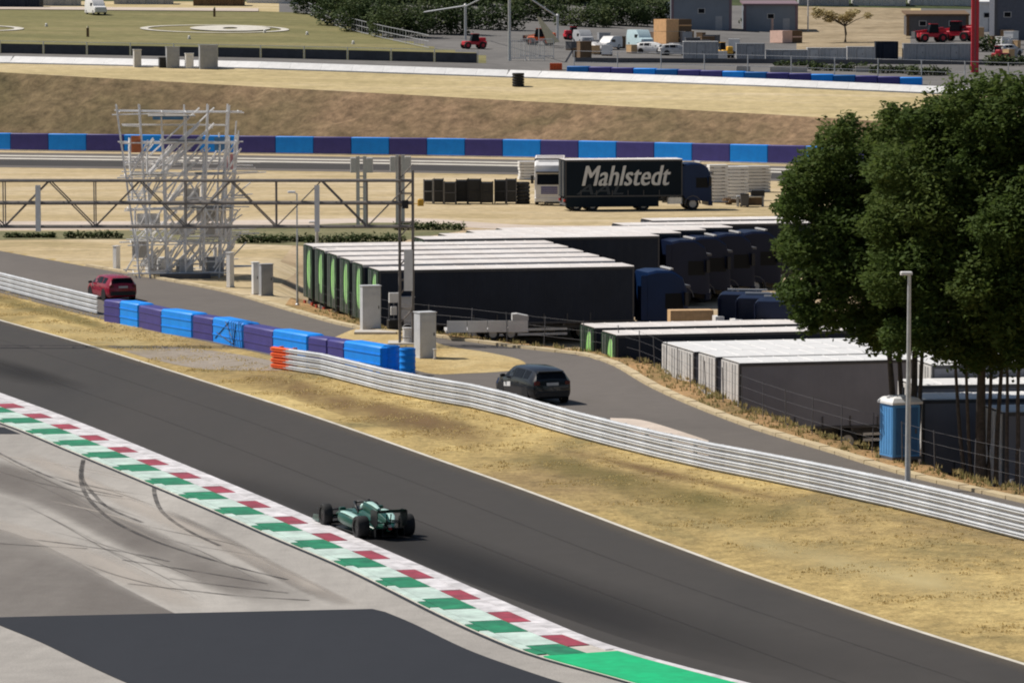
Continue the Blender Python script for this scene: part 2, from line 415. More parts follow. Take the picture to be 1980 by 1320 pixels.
# far terrain: bank behind the far barrier, crest, upper circuit, helicopter meadow, yards, hill
UC = [-1600, 0, 500, 1000, 1500, 1980, 3600]
def rowz(vs_, ds): return [H + (0) for _ in vs_]
YB = [444, 444, 435, 426, 411, 397, 380]
ROW = []
def addrow(ds, zs): ROW.append((ds, zs))
def from_px(vs_, ds): return [PD(u, v, d).z for u, v, d in zip(UC, vs_, ds)]
addrow([d + 3.0 for d in YB], [-0.6] * 7)
d1 = [d + 18 for d in YB]; addrow(d1, from_px([140, 140, 168, 195, 222, 252, 252], d1))
d2 = [480, 480, 470, 466, 452, 446, 440]; addrow(d2, from_px([123, 123, 134, 151, 169, 190, 190], d2))
d3 = [497, 497, 490, 486, 474, 468, 460]; addrow(d3, from_px([103, 103, 112, 124, 136, 148, 148], d3))
d4 = [560, 560, 550, 540, 535, 530, 530]; addrow(d4, from_px([58, 58, 72, 86, 108, 112, 112], d4))
d5 = [620, 620, 620, 620, 620, 620, 620]; addrow(d5, from_px([18, 18, 22, 42, 62, 60, 60], d5))
d6 = [665, 665, 665, 680, 690, 690, 690]; addrow(d6, from_px([2, 2, 4, 8, 12, 20, 20], d6))
addrow([900] * 7, [34] * 7)
addrow([1700] * 7, [120] * 7)
def zf_rows(u):
    return [float(np.interp(u, UC, r[0])) for r in ROW], [float(np.interp(u, UC, r[1])) for r in ROW]
def zf(u, d):
    ds, zs = zf_rows(u); return float(np.interp(d, ds, zs))
def FP(u, d, dz=0.0):                                # point on the far terrain at column u and distance d
    return Vector(((u - CX) / F * d * 1.0 / math.cos(PT) * (math.cos(PT) ** 2), d, zf(u, d) + dz)) if False else Vector((PD(u, 100, d).x, d, zf(u, d) + dz))
def FV(u, v, dlo=448.0, dhi=900.0):                   # where the sight line through a pixel meets the far terrain
    best = None
    for k in range(900):
        d = dlo + (dhi - dlo) * k / 900
        if PD(u, v, d).z <= zf(u, d): best = d; break
    return FP(u, best or 690)
us = list(range(-1600, 3640, 20))
sub = [1, 14, 6, 4, 6, 6, 5, 6, 6]
grid = []
rnd = random.Random(3)
rowid = []
for k in range(len(ROW) - 1):
    n = [10, 5, 4, 8, 8, 6, 6, 6][k]
    for q in range(n + (1 if k == len(ROW) - 2 else 0)):
        t = q / n
        te = t
        rr = []
        for u in us:
            ds, zs = zf_rows(u)
            d = ds[k] + (ds[k + 1] - ds[k]) * t; z = zs[k] + (zs[k + 1] - zs[k]) * te
            if k == 0 and q > 1: z += rnd.uniform(-0.25, 0.25); d += rnd.uniform(-0.4, 0.4)
            rr.append((PD(u, 100, d).x, d, z))
        grid.append(rr); rowid.append(k)
mb = MB(); W = len(us)
for rr in grid: mb.v += rr
for j in range(len(grid) - 1):
    for i in range(W - 1):
        u = us[i]; k = rowid[j]
        if k == 0: mi = 0
        elif k == 1: mi = 1
        elif k == 2: mi = 3
        elif k in (3, 4, 5) and u < 960:
            q_ = grid[j][i]; vv_ = CY - F * math.tan(math.atan2(q_[2] - H, q_[1]) + PT)
            mi = 2 if u < float(np.interp(vv_, [10, 20, 40, 55, 75, 95, 110], [545, 575, 625, 660, 740, 830, 935])) else 3
            if k == 5: mi = 1 if u < 540 else 3
        elif k in (3, 4): mi = 3
        elif k == 5: mi = 1 if (u < 560 or 1520 < u < 1780) else 3
        else: mi = 4
        if k == 4 and 1540 <= u < 1760: mi = 5
        if k == 5 and 1540 <= u < 1760: mi = 5
        mb.f.append((j * W + i, j * W + i + 1, (j + 1) * W + i + 1, (j + 1) * W + i)); mb.mi.append(mi)
o = mb.build('terrain', [G_emb, G_top, G_heli, G_yard, G_hill, G_tan], None, True, recalc=False); struct(o); up(o)

# race track, lines, run-off
struct(ribbon('race_track', K0, TR, 0.004, G_track, 120))
def offs(pl, w):                                      # parallel line, w metres to the right of travel
    out = []
    for i, p in enumerate(pl):
        d = (pl[min(i + 1, len(pl) - 1)] - pl[max(i - 1, 0)]).normalized()
        out.append(p + Vector((d.y, -d.x, 0)) * w)
    return out
struct(ribbon('track_edge_line', TR, offs(TR, 0.17), 0.008, M_line, 120))
tj = [P(-60, 668), P(165, 671)]
struct(sheet('track_joint_line', [P(-60, 668.5), P(165, 669.8), P(165, 672.4), P(-60, 671.5)], 0.008, G_road))
RL = line([(-60, 760), (-700, 1400)], 2)
struct(sheet('run_off_area', [p for p in K3] + [Vector((10, 60, 0)), Vector((-120, 60, 0)), Vector((-120, 300, 0))], 0.0015, G_run))
def fade_mat(name, base, amount, scale):
    m = bpy.data.materials.new(name); m.use_nodes = True; nt = m.node_tree; N = nt.nodes; L = nt.links
    b = N['Principled BSDF']; b.inputs['Base Color'].default_value = (*base, 1); b.inputs['Roughness'].default_value = 0.85; b.inputs['Specular IOR Level'].default_value = 0.15
    at = N.new('ShaderNodeAttribute'); at.attribute_name = 'fade'
    tc = N.new('ShaderNodeTexCoord'); mp = N.new('ShaderNodeMapping'); mp.inputs['Scale'].default_value = (1.5, 0.3, 1); L.new(tc.outputs['Object'], mp.inputs[0])
    n = N.new('ShaderNodeTexNoise'); n.inputs['Scale'].default_value = scale; n.inputs['Detail'].default_value = 8; L.new(mp.outputs[0], n.inputs['Vector'])
    mr = N.new('ShaderNodeMapRange'); mr.inputs[1].default_value = 0.32; mr.inputs[2].default_value = 0.68; mr.inputs[3].default_value = 0.25; mr.inputs[4].default_value = amount; L.new(n.outputs['Fac'], mr.inputs[0])
    mu = N.new('ShaderNodeMath'); mu.operation = 'MULTIPLY'; L.new(at.outputs['Fac'], mu.inputs[0]); L.new(mr.outputs[0], mu.inputs[1])
    t = N.new('ShaderNodeBsdfTransparent'); x = N.new('ShaderNodeMixShader'); L.new(mu.outputs[0], x.inputs[0]); L.new(t.outputs[0], x.inputs[1]); L.new(b.outputs[0], x.inputs[2])
    L.new(x.outputs[0], N['Material Output'].inputs['Surface']); return m
def soft_ribbon(name, A, B, z, m, fades=(0, 0.8, 1, 1, 0.8, 0), n=60, ends=0.12):
    A, B = resample(A, n), resample(B, n); c = len(fades); v = []; fd_ = []
    for i in range(n):
        e = min(1, i / (n * ends), (n - 1 - i) / (n * ends)) if ends else 1
        for k, f in enumerate(fades):
            p = A[i].lerp(B[i], k / (c - 1)); v.append((p.x, p.y, z)); fd_.append(f * e)
    mb_ = MB().add(v, [(i * c + k, i * c + k + 1, (i + 1) * c + k + 1, (i + 1) * c + k) for i in range(n - 1) for k in range(c - 1)])
    o = mb_.build(name, m, recalc=False); up(o)
    at = o.data.attributes.new('fade', 'FLOAT', 'POINT'); at.data.foreach_set('value', fd_)
    return struct(o)
M_worn = fade_mat('run_off_worn', (0.17, 0.152, 0.14), 0.85, 0.12)
M_pale_s = fade_mat('run_off_pale_streak', (0.52, 0.47, 0.42), 0.9, 0.15)
soft_ribbon('worn_run_off', line([(-250, 960), (0, 1022), (120, 1070), (230, 1130), (340, 1186)], 6), line([(-250, 1196), (-100, 1194), (0, 1192), (120, 1190), (330, 1187)], 6), 0.004, M_worn, (0.5, 1, 1, 1, 0.9), ends=0)
soft_ribbon('worn_run_off_strip', line([(-100, 868), (60, 905), (220, 985), (420, 1075), (660, 1165)], 5), line([(-100, 930), (60, 975), (190, 1040), (400, 1140), (540, 1180)], 5), 0.006, M_worn)
soft_ribbon('worn_run_off_strip', line([(330, 985), (450, 1040), (560, 1100), (700, 1170)], 5), line([(300, 990), (420, 1058), (520, 1115), (640, 1172)], 5), 0.007, M_worn)
soft_ribbon('pale_run_off_strip', line([(60, 870), (260, 960), (450, 1045), (620, 1130), (720, 1175)], 5), line([(20, 880), (220, 975), (420, 1065), (580, 1140), (660, 1176)], 5), 0.0082, M_pale_s, (0, 1, 0.7, 0))
soft_ribbon('pale_run_off_strip', line([(-60, 985), (100, 1030), (250, 1090), (420, 1175)], 5), line([(-60, 1010), (80, 1060), (210, 1120), (340, 1182)], 5), 0.0086, M_pale_s, (0, 1, 0.8, 0))
rk_ = random.Random(31)
M_streak = fade_mat('run_off_streak', (0.15, 0.14, 0.13), 0.75, 0.4)
for q in range(26):
    u0 = rk_.uniform(-80, 420); v0 = 850 + u0 * 0.44 + rk_.uniform(10, 190); L0 = rk_.uniform(120, 360); sl = rk_.uniform(0.24, 0.44); w0 = rk_.uniform(1.2, 4.5)
    pts_ = [(u0 + L0 * t, v0 + L0 * sl * t + 14 * math.sin(2.5 * t + q)) for t in (0, .33, .66, 1)]
    if pts_[-1][1] > 1172 or v0 < 850: continue
    soft_ribbon('tyre_streak', line(pts_, 5), line([(a, b + w0) for a, b in pts_], 5), 0.0088 + 0.00005 * q, M_streak if q % 3 else M_pale_s, (0, 1, 0), 30, 0.3)
struct(sheet('track_side_apron', [P(-60, 822), P(8, 826), P(40, 839), P(-60, 839)], 0.010, G_new))
patch = line([(-60, 1194), (0, 1193), (720, 1177)], 4) + line([(745, 1183), (800, 1206), (900, 1254), (1000, 1291), (1110, 1327), (1300, 1385)], 5)[0:] + line([(420, 1395), (245, 1320), (170, 1286), (80, 1242), (0, 1209)], 5)
struct(sheet('new_asphalt_patch', patch, 0.012, G_new))
# rubber left on the run-off
ms_ = bpy.data.materials.new('rubber_mark'); ms_.use_nodes = True
nt = ms_.node_tree; b_ = nt.nodes['Principled BSDF']; b_.inputs['Base Color'].default_value = (0.055, 0.05, 0.048, 1); b_.inputs['Roughness'].default_value = 0.8
tr_ = nt.nodes.new('ShaderNodeBsdfTransparent'); mx_ = nt.nodes.new('ShaderNodeMixShader'); nn = nt.nodes.new('ShaderNodeTexNoise'); nn.inputs['Scale'].default_value = 0.9; nn.inputs['Detail'].default_value = 8
tc_ = nt.nodes.new('ShaderNodeTexCoord'); nt.links.new(tc_.outputs['Object'], nn.inputs['Vector'])
mr_ = nt.nodes.new('ShaderNodeMapRange'); mr_.inputs[1].default_value = 0.35; mr_.inputs[2].default_value = 0.7; mr_.inputs[3].default_value = 0.2; mr_.inputs[4].default_value = 0.85
nt.links.new(nn.outputs['Fac'], mr_.inputs[0]); nt.links.new(mr_.outputs[0], mx_.inputs[0]); nt.links.new(tr_.outputs[0], mx_.inputs[1]); nt.links.new(b_.outputs[0], mx_.inputs[2])
nt.links.new(mx_.outputs[0], nt.nodes['Material Output'].inputs['Surface'])
marks = [[(165, 888), (160, 915), (165, 945), (185, 975), (225, 1008), (290, 1040), (360, 1065), (470, 1098), (560, 1120)],
         [(165, 890), (163, 925), (185, 955), (215, 982), (280, 1010)],
         [(303, 930), (303, 955), (315, 985), (340, 1008), (380, 1032), (430, 1055)],
         [(0, 875), (60, 905), (150, 940), (240, 960)], [(60, 1042), (140, 1052), (250, 1068), (330, 1085)], [(0, 1050), (90, 1056), (170, 1060)],
         [(240, 1082), (330, 1096), (430, 1112), (520, 1128)], [(250, 1128), (360, 1140), (470, 1152), (600, 1160)], [(330, 1118), (420, 1130), (560, 1146)]]
for i, mpx in enumerate(marks):
    pl = line(mpx, 6)
    w = 0.15 if i < 3 else 0.12
    struct(ribbon('tyre_mark', pl, offs(pl, w), 0.010 + 0.001 * i, ms_, 40))

# rubbered racing line and paving seams on the track
M_rub = fade_mat('racing_line_rubber', (0.026, 0.026, 0.028), 0.85, 0.05)
M_seam = fade_mat('paving_seam', (0.04, 0.038, 0.037), 0.4, 0.3)
def between(t, n=100):
    A_, B_ = resample(K0, n), resample(TR, n); return [a.lerp(b, t) for a, b in zip(A_, B_)]
soft_ribbon('racing_line', line([(330, 900), (560, 985), (800, 1085), (1050, 1180), (1300, 1262), (1600, 1330)], 6), line([(430, 890), (700, 970), (960, 1052), (1250, 1140), (1560, 1220), (1980, 1300)], 6), 0.0075, M_rub, (0.5, 1, 0.9, 0.5, 0.2, 0), 80, 0.3)
soft_ribbon('racing_line', line([(-200, 655), (0, 690), (200, 750)], 5), line([(-200, 690), (0, 735), (120, 760)], 5), 0.0078, M_rub, (0, 0.6, 0.7, 0.3, 0), 40, 0.3)
for t in (0.36, 0.68):
    pl = between(t); soft_ribbon('paving_seam', pl, offs(pl, 0.12), 0.009, M_seam, (0, 1, 0), 100, 0.05)

M_dust = fade_mat('track_dust', (0.22, 0.18, 0.13), 0.6, 0.5)
pl = offs(TR, -0.9) if (offs(TR, -0.9)[30] - K0[30]).length < (TR[30] - K0[30]).length else offs(TR, 0.9)
soft_ribbon('track_dust', TR, pl, 0.0062, M_dust, (1, 0.5, 0.2, 0), 120, 0.02)
# kerb: white band, red/white row, green/white row, each block a piece
M_kw = mat('kerb_white', (0.78, 0.75, 0.77), 0.55, c2=(0.50, 0.48, 0.485), scale=1.1, fine=(2.2, 0.12))
M_kr = mat('kerb_red', (0.42, 0.05, 0.085), 0.55, c2=(0.22, 0.05, 0.065), scale=1.1, fine=(2.5, 0.2))
M_kg = mat('kerb_green', (0.02, 0.27, 0.125), 0.55, c2=(0.015, 0.15, 0.08), scale=1.0, fine=(2.5, 0.2))
M_km = mat('kerb_mint', (0.62, 0.78, 0.70), 0.55, c2=(0.42, 0.50, 0.46), scale=1.2, fine=(2.2, 0.12))
M_gp = mat('green_run_off_paint', (0.0, 0.50, 0.19), 0.6, c2=(0.01, 0.40, 0.16), scale=0.5, fine=(3, 0.1))
NK = 400
kA, kB = resample(K0, NK), resample(K3, NK)
kmid = [a.lerp(b, 0.5) for a, b in zip(kA, kB)]
kAl, kBl = [(p.x, p.y) for p in K0], [(p.x, p.y) for p in K3]
def cross_line(pl, o, n):                              # where the line o + l*n meets polyline pl
    best = None
    for (ax, ay), (bx, by) in zip(pl, pl[1:]):
        ex, ey = bx - ax, by - ay; den = n.x * ey - n.y * ex
        if abs(den) < 1e-9: continue
        l = ((ax - o.x) * ey - (ay - o.y) * ex) / den; q = ((ax - o.x) * n.y - (ay - o.y) * n.x) / den
        if -0.02 <= q <= 1.02 and abs(l) < 8 and (best is None or abs(l) < abs(best)): best = l
    return o + n * best if best is not None else None
_kc = {}
def kerb_pt(s, t):                                    # s metres along, t across, square to the kerb
    key = round(s, 3)
    if key not in _kc:
        p, d = at_len(kmid, s); p2, d2 = at_len(kmid, s + 1.5); p0, d0 = at_len(kmid, max(0, s - 1.5)); d = (p2 - p0).normalized()
        n = Vector((-d.y, d.x, 0))
        a, b = cross_line(kAl, p, n), cross_line(kBl, p, n)
        _kc[key] = (a or p, b or p)
    a, b = _kc[key]
    return a.lerp(b, t)
LK = length(kmid)
def s_of(u, v):
    p = P(u, v); best = min(range(NK), key=lambda i: (kmid[i] - p).length)
    return length(kmid[:best + 1])
reds = [(66, 805), (123, 826), (180, 848), (239, 872), (303, 896), (367, 922), (435, 954), (505, 984), (578, 1015), (650, 1048), (725, 1082), (815, 1115), (900, 1157), (990, 1195), (1095, 1237)]
sr = [s_of(*r) for r in reds]
per = (sr[-1] - sr[0]) / (len(sr) - 1)
print('kerb period', per, [round(b - a, 2) for a, b in zip(sr, sr[1:])], 'len', LK)
kerb = struct(ribbon('kerb', kA, kB, 0.014, M_conc, 200, None, 0.02))
s_end = sr[-1] + per * 0.42
def kblock(name, s0, s1, t0, t1, m, z0=0.03, z1=0.055):
    n = max(2, int((s1 - s0) / 0.9) + 1)
    top = []; 
    for i in range(n):
        s = s0 + (s1 - s0) * i / (n - 1)
        a, b = kerb_pt(s, t0), kerb_pt(s, t1)
        zz = lambda t: z0 + (z1 - z0) * t
        top.append((a.x, a.y, zz(t0))); top.append((b.x, b.y, zz(t1)))
    low = [(x, y, 0.012) for x, y, z in top]
    fs = []
    q = len(top)
    for i in range(n - 1):
        a = 2 * i
        fs += [(a, a + 2, a + 3, a + 1), (a, q + a, q + a + 2, a + 2), (a + 1, a + 3, q + a + 3, q + a + 1)]
    fs += [(0, 1, q + 1, q), (q - 2, q + q - 2, q + q - 1, q - 1)]
    return MB().add(top + low, fs).build(name, m, kerb)
s = sr[0] - per * 12
while s < s_end:
    if s > 1:
        kblock('white_band', s - per / 2, min(s + per / 2 - 0.02, s_end), 0.0, 0.19, M_kw)
        kblock('red_block', s - per * 0.21, min(s + per * 0.21, s_end), 0.20, 0.45, M_kr)
        kblock('white_block', s - per * 0.77, s - per * 0.23, 0.20, 0.46, M_kw)
        kblock('green_block', s - per * 0.32 + per * 0.45, min(s + per * 0.14 + per * 0.45, s_end + 0.3), 0.47, 0.86, M_kg)
        kblock('mint_block', s - per * 0.84 + per * 0.45, s - per * 0.34 + per * 0.45, 0.47, 0.86, M_km)
        kblock('white_edge', s - per / 2, min(s + per * 0.22, s_end), 0.87, 0.97, M_km)
        kblock('green_edge', s + per * 0.24, min(s + per * 0.48, s_end), 0.87, 0.97, M_kg)
    s += per
kblock('white_band', s_end + 0.02, LK - 1, 0.0, 0.10, M_kw)
kblock('green_strip', s_end + 0.32, LK - 1, 0.11, 0.97, M_gp)
struct(ribbon('kerb_gutter', kB, offs(kB, -0.13) if (offs(kB, -0.13)[200] - kA[200]).length > (kB[200] - kA[200]).length else offs(kB, 0.13), 0.016, M_black, 200))

# access road behind the guardrail, its kerb, the dry island and small surfaces
near_edge = line([(0, 566), (200, 618), (535, 690), (640, 722), (763, 757), (940, 789), (1100, 834), (1322, 890), (1544, 935), (1767, 983), (1980, 1036)], 6, 0, (70, 60))
struct(ribbon('access_road', near_edge, ACC, 0.006, G_road, 140))
kl = [p for p in ACC if p.x > P(150, 513).x]
def kerbstones(name, pl, w, h, m, step, gap=0.03):
    root = struct(ribbon(name, pl, offs(pl, -w), 0.03, M_conc, 100))
    L_ = length(pl); n = int(L_ / step)
    for i in range(n):
        a, _ = at_len(pl, i * step + gap); b, _ = at_len(pl, (i + 1) * step - gap)
        d = (b - a).normalized(); q = Vector((-d.y, d.x, 0)) * w
        c = [a, b, b + q, a + q]
        MB().add([(p.x, p.y, 0.0) for p in c] + [(p.x, p.y, h + 0.012 * math.sin(i * 2.3)) for p in c],
                 [(4, 5, 6, 7), (0, 1, 5, 4), (1, 2, 6, 5), (2, 3, 7, 6), (3, 0, 4, 7)]).build('kerbstone', m, root)
    return root
kerbstones('road_kerb', kl, 0.42, 0.13, M_kerbstone, 1.6)
isl = line([(640, 655), (700, 634), (790, 642), (860, 668), (940, 681), (1000, 694), (1016, 706), (985, 717), (900, 722), (830, 722), (760, 700), (640, 655)], 6)
G_isl = ground_mat('island_dry_grass', [(0.3, (0.36, 0.25, 0.10)), (0.5, (0.48, 0.36, 0.17)), (0.75, (0.55, 0.44, 0.24))], 0.3, (1, 0.6, 1), (2, 0.25), 0.7, 6)
struct(sheet('island_grass', isl[:-1], 0.012, G_isl))
struct(sheet('sand_patch', line([(1180, 808), (1240, 812), (1310, 832), (1370, 852)], 4) + line([(1370, 882), (1310, 868), (1240, 840), (1180, 822)], 4), 0.012, G_pale))
struct(sheet('gravel_path', line([(205, 668), (330, 670), (440, 682), (540, 700)], 4) + line([(545, 716), (470, 716), (380, 712), (290, 694)], 4), 0.008, G_gravel))
M_earth = fade_mat('bare_earth', (0.20, 0.125, 0.062), 0.9, 0.35)
M_olive = fade_mat('olive_grass', (0.175, 0.15, 0.055), 0.8, 0.3)
M_pstraw = fade_mat('pale_straw', (0.58, 0.48, 0.25), 0.85, 0.3)
soft_ribbon('bare_earth', line([(420, 716), (560, 728), (700, 765), (860, 800), (1020, 848)], 5), line([(440, 738), (560, 770), (700, 815), (840, 850), (930, 880)], 5), 0.009, M_earth, (0, 0.8, 1, 0.7, 0.3), 60, 0.2)
soft_ribbon('olive_grass', line([(1000, 856), (1180, 900), (1400, 950), (1640, 990)], 5), line([(960, 890), (1120, 940), (1330, 1000), (1560, 1060)], 5), 0.010, M_olive, (0, 0.9, 0.6, 0), 60, 0.25)
soft_ribbon('bare_earth', line([(1080, 860), (1240, 895), (1400, 930), (1560, 960)], 5), line([(1060, 872), (1220, 910), (1380, 948), (1540, 985)], 5), 0.011, M_earth, (0, 1, 0), 50, 0.3)
soft_ribbon('pale_straw', line([(1300, 990), (1500, 1030), (1750, 1080), (2000, 1120)], 5), line([(1400, 1060), (1600, 1120), (1800, 1170), (2000, 1210)], 5), 0.010, M_pstraw, (0, 0.7, 1, 0.4, 0), 60, 0.25)
soft_ribbon('olive_grass', line([(-100, 560), (0, 572), (120, 602), (230, 634)], 5), line([(-100, 578), (0, 592), (120, 622), (230, 652)], 5), 0.010, M_olive, (0.6, 1, 0), 40, 0.15)
soft_ribbon('pale_straw', line([(60, 612), (200, 640), (320, 662)], 5), line([(40, 625), (190, 668), (330, 700)], 5), 0.011, M_pstraw, (0, 1, 0.8, 0), 40, 0.25)
# far circuit strip below the far barrier and paths across the field
def vband(name, us_, v0, v1, z, m, ext=0):
    A = line([(u, a) for u, a in zip(us_, v0)], 6); B = line([(u, b) for u, b in zip(us_, v1)], 6)
    return struct(ribbon(name, A, B, z, m, 60))
ub = [-700, 0, 500, 1000, 1530, 2300]
vb = [283, 291, 297, 305, 318, 336]
vband('far_track', ub, [v + 4 for v in vb], [v + 33 for v in vb], 0.012, G_road)
vband('far_track_new_asphalt', ub, [v + 18 for v in vb], [v + 29 for v in vb], 0.016, G_track)
vband('far_track_line', ub, [v + 9 for v in vb], [v + 11.2 for v in vb], 0.016, M_line)
vband('far_track_line', ub, [v + 14.5 for v in vb], [v + 16.8 for v in vb], 0.020, M_line)
vband('pale_path', [-600, 0, 300, 560, 800, 1050, 1500], [428, 428, 428, 425, 422, 436, 434], [446, 445, 443, 440, 434, 447, 446], 0.012, G_pale)
G_scrub = ground_mat('green_scrub_ground', [(0.3, (0.13, 0.135, 0.065)), (0.6, (0.22, 0.20, 0.11)), (0.8, (0.36, 0.29, 0.16))], 0.12, (0.6, 1.4, 1), (1.2, 0.3), 0.8, 4)
vband('scrub_strip', [-600, 0, 240, 480, 700, 890], [446, 447, 446, 441, 431, 434], [466, 464, 463, 472, 474, 447], 0.016, G_scrub)

# upper plateau: pale path and helicopter landing circle
def far_sheet(name, rows, m, dz=0.06):
    v = []
    n = len(rows[0])
    for r in rows:
        for u, d in r: v.append(FP(u, d, dz))
    f = [(j * n + i, j * n + i + 1, (j + 1) * n + i + 1, (j + 1) * n + i) for j in range(len(rows) - 1) for i in range(n - 1)]
    o = MB().add(v, f).build(name, m); up(o); return struct(o)
uu = list(range(-700, 521, 40))
far_sheet('meadow_path', [[(u, 618 + q) for u in uu] for q in (0, 6, 12)], G_pale, 0.1)
def ring(cu, cd, ru, rd, w, a0=0, a1=360, dz=0.10):
    n = 48
    def pt(a, k):
        x = PD(cu, 60, cd).x + math.cos(a) * (ru + k); y = cd + math.sin(a) * (rd + k)
        return Vector((x, y, zf(CX + F * x / y, y) + dz))
    o = MB()
    vsr = []
    for i in range(n + 1):
        a = R(a0 + (a1 - a0) * i / n); vsr += [pt(a, 0), pt(a, -w)]
    o.add(vsr, [(2 * i, 2 * i + 2, 2 * i + 3, 2 * i + 1) for i in range(n)])
    ob = o.build('helipad_marking', M_line); up(ob); return struct(ob)
c = FV(415, 57)
ring(415, c.y, 10.2, 10.2, 1.1)
ring(445, c.y + 1, 5.5, 7.0, 4.5, 0, 360, 0.14)
c2_ = FV(-90, 57)
ring(-90, c2_.y, 9.5, 9.5, 1.3)

# ================================================================== BARRIERS AND RAILS
M_rail = mat('galvanised_rail', (0.64, 0.66, 0.69), 0.45, metal=0.15, var=0.12, scale=0.7, fine=(5, 0.08))
prof = [(0.0, 0.0), (0.0, 0.035), (0.075, 0.075), (0.08, 0.105), (0.02, 0.145), (0.02, 0.165), (0.08, 0.205), (0.075, 0.235), (0.0, 0.275), (0.0, 0.31)]
prof = [(n * 1.15, z * 0.73) for n, z in prof]
SP = 4.0
ringp = [(-n, z) for n, z in prof] + [(-n + 0.012, z) for n, z in reversed(prof)]
rail_me = MB().loft([[(x, n, z) for n, z in ringp] for x in (0.0, SP + 0.02)]).mesh('rail', M_rail)
post_me = MB().bb((-0.05, 0.03, 0), (0.05, 0.15, 1.0)).mesh('post', M_steel)
def guardrail(label, pl, rows=4, start=0.0):
    o0, _ = at_len(pl, 0)
    root = thing('guardrail', label, 'guardrail', o0, 0, 'steel guardrails along the circuit')
    n = int(length(pl) / SP)
    pts = [at_len(pl, i * SP)[0] for i in range(n + 1)]
    for i in range(n):
        a, b = pts[i], pts[i + 1]; d = b - a; rz = math.atan2(d.y, d.x)
        for r in range(rows):
            sc = d.length / SP
            share('rail', rail_me, root, a - o0 + Vector((0, 0, 0.03 + r * 0.252)), rz, (sc, 1, 1))
        for h in (0.15, 0.65):
            share('post', post_me, root, a.lerp(b, h) - o0, rz)
    return root
g_l = guardrail('stacked-beam guardrail at the far left beside the red car', GRL)
g_r = guardrail('long stacked-beam guardrail between dry verge and access road, starting at the orange end', GRR)
# orange end sleeves
a, _ = at_len(GRR, 0); b, _ = at_len(GRR, 2.3)
d = (b - a).normalized(); rz = math.atan2(d.y, d.x)
root = thing('rail_end_sleeve', 'orange ribbed sleeves capping the end of the guardrail', 'barrier', a, rz)
for r in range(4):
    z = 0.02 + r * 0.252
    MB().loft([[(x, n * k - 0.045, z + 0.12 + (zz - 0.113) * k) for n, zz in ringp] for x, k in ((-0.35, 0.9), (-0.15, 1.12), (1.5, 1.12))]).build('sleeve', M_orange, root, 40)
for x in (0.2, 1.3): MB().bb((x, 0.02, 0), (x + 0.1, 0.2, 1.05)).build('post', M_orange, root)

def cbrick(l, w, h, e=0.06):
    return MB().cbox((0, 0, 0), (l, w, h), e)
bp_px = [(200, 621), (232, 626), (268, 633), (312, 643), (372, 653), (412, 660), (470, 673), (528, 685), (595, 697), (632, 703), (665, 709), (738, 722)]
bw = [P(u, v) for u, v in bp_px]
bcol = 'pbpbpbpbppb'
root = thing('crash_barrier', 'blue and purple block barrier on the verge between the red car and two drums', 'barrier', bw[0])
for i in range(len(bw) - 1):
    a, b = bw[i], bw[i + 1]; d = b - a; L_ = d.length; rz = math.atan2(d.y, d.x)
    big = bcol[i] == 'b'
    m = MB().cbox((0.02, -0.03 if big else 0.0, 0), (L_ - 0.02, 0.9, 1.2 if big else 1.14), 0.07)
    blk = m.build('block', M_blue if big else M_purple, root, 35, a - bw[0]); blk.rotation_euler = (0, 0, rz)
    for z in (0.35, 0.8):
        s_ = MB().bb((0.06, -0.055 if big else -0.02, z), (L_ - 0.06, 0.0, z + 0.06)).build('strap', M_blue if big else M_purple, blk)
    if i == 5:                                          # black lines painted on this block
        for (x0, z0, x1, z1) in ((0.10, 0.2, 0.55, 1.1), (0.45, 1.12, 0.75, 0.1), (0.15, 0.5, 0.7, 0.1), (0.8, 1.1, 0.72, 0.1)):
            MB().tube((x0 * L_, -0.045, z0), (x1 * L_, -0.045, z1), 0.022, 4).build('painted_stroke', M_black, blk)
M_drum = mat('drum_blue', (0.0, 0.13, 0.42), 0.45, var=0.1)
def drum(u, v, r, h, label):
    root = thing('plastic_drum', label, 'drum', P(u, v), 0, 'blue drums at the barrier end')
    pr = [(r * 0.92, 0.0), (r, 0.04)]
    k = 4
    for i in range(k):
        z0 = 0.04 + (h - 0.08) * i / k; z1 = 0.04 + (h - 0.08) * (i + 1) / k
        pr += [(r, z0 + 0.03), (r * 0.95, z0 + 0.06), (r * 0.95, z1 - 0.05), (r, z1 - 0.02)]
    pr += [(r * 0.95, h)]
    MB().lathe(pr, n=28).build('drum_body', M_blue, root, 35)
    MB().lathe([(r * 0.8, h), (r * 0.82, h + 0.02), (r * 0.3, h + 0.03)], n=24).build('lid', M_drum, root, 35)
drum(757, 720, 0.40, 1.2, 'ribbed blue drum against the last blue barrier block')
drum(788, 725, 0.37, 1.2, 'ribbed blue drum at the end of the row, nearest the tall grey cabinet')

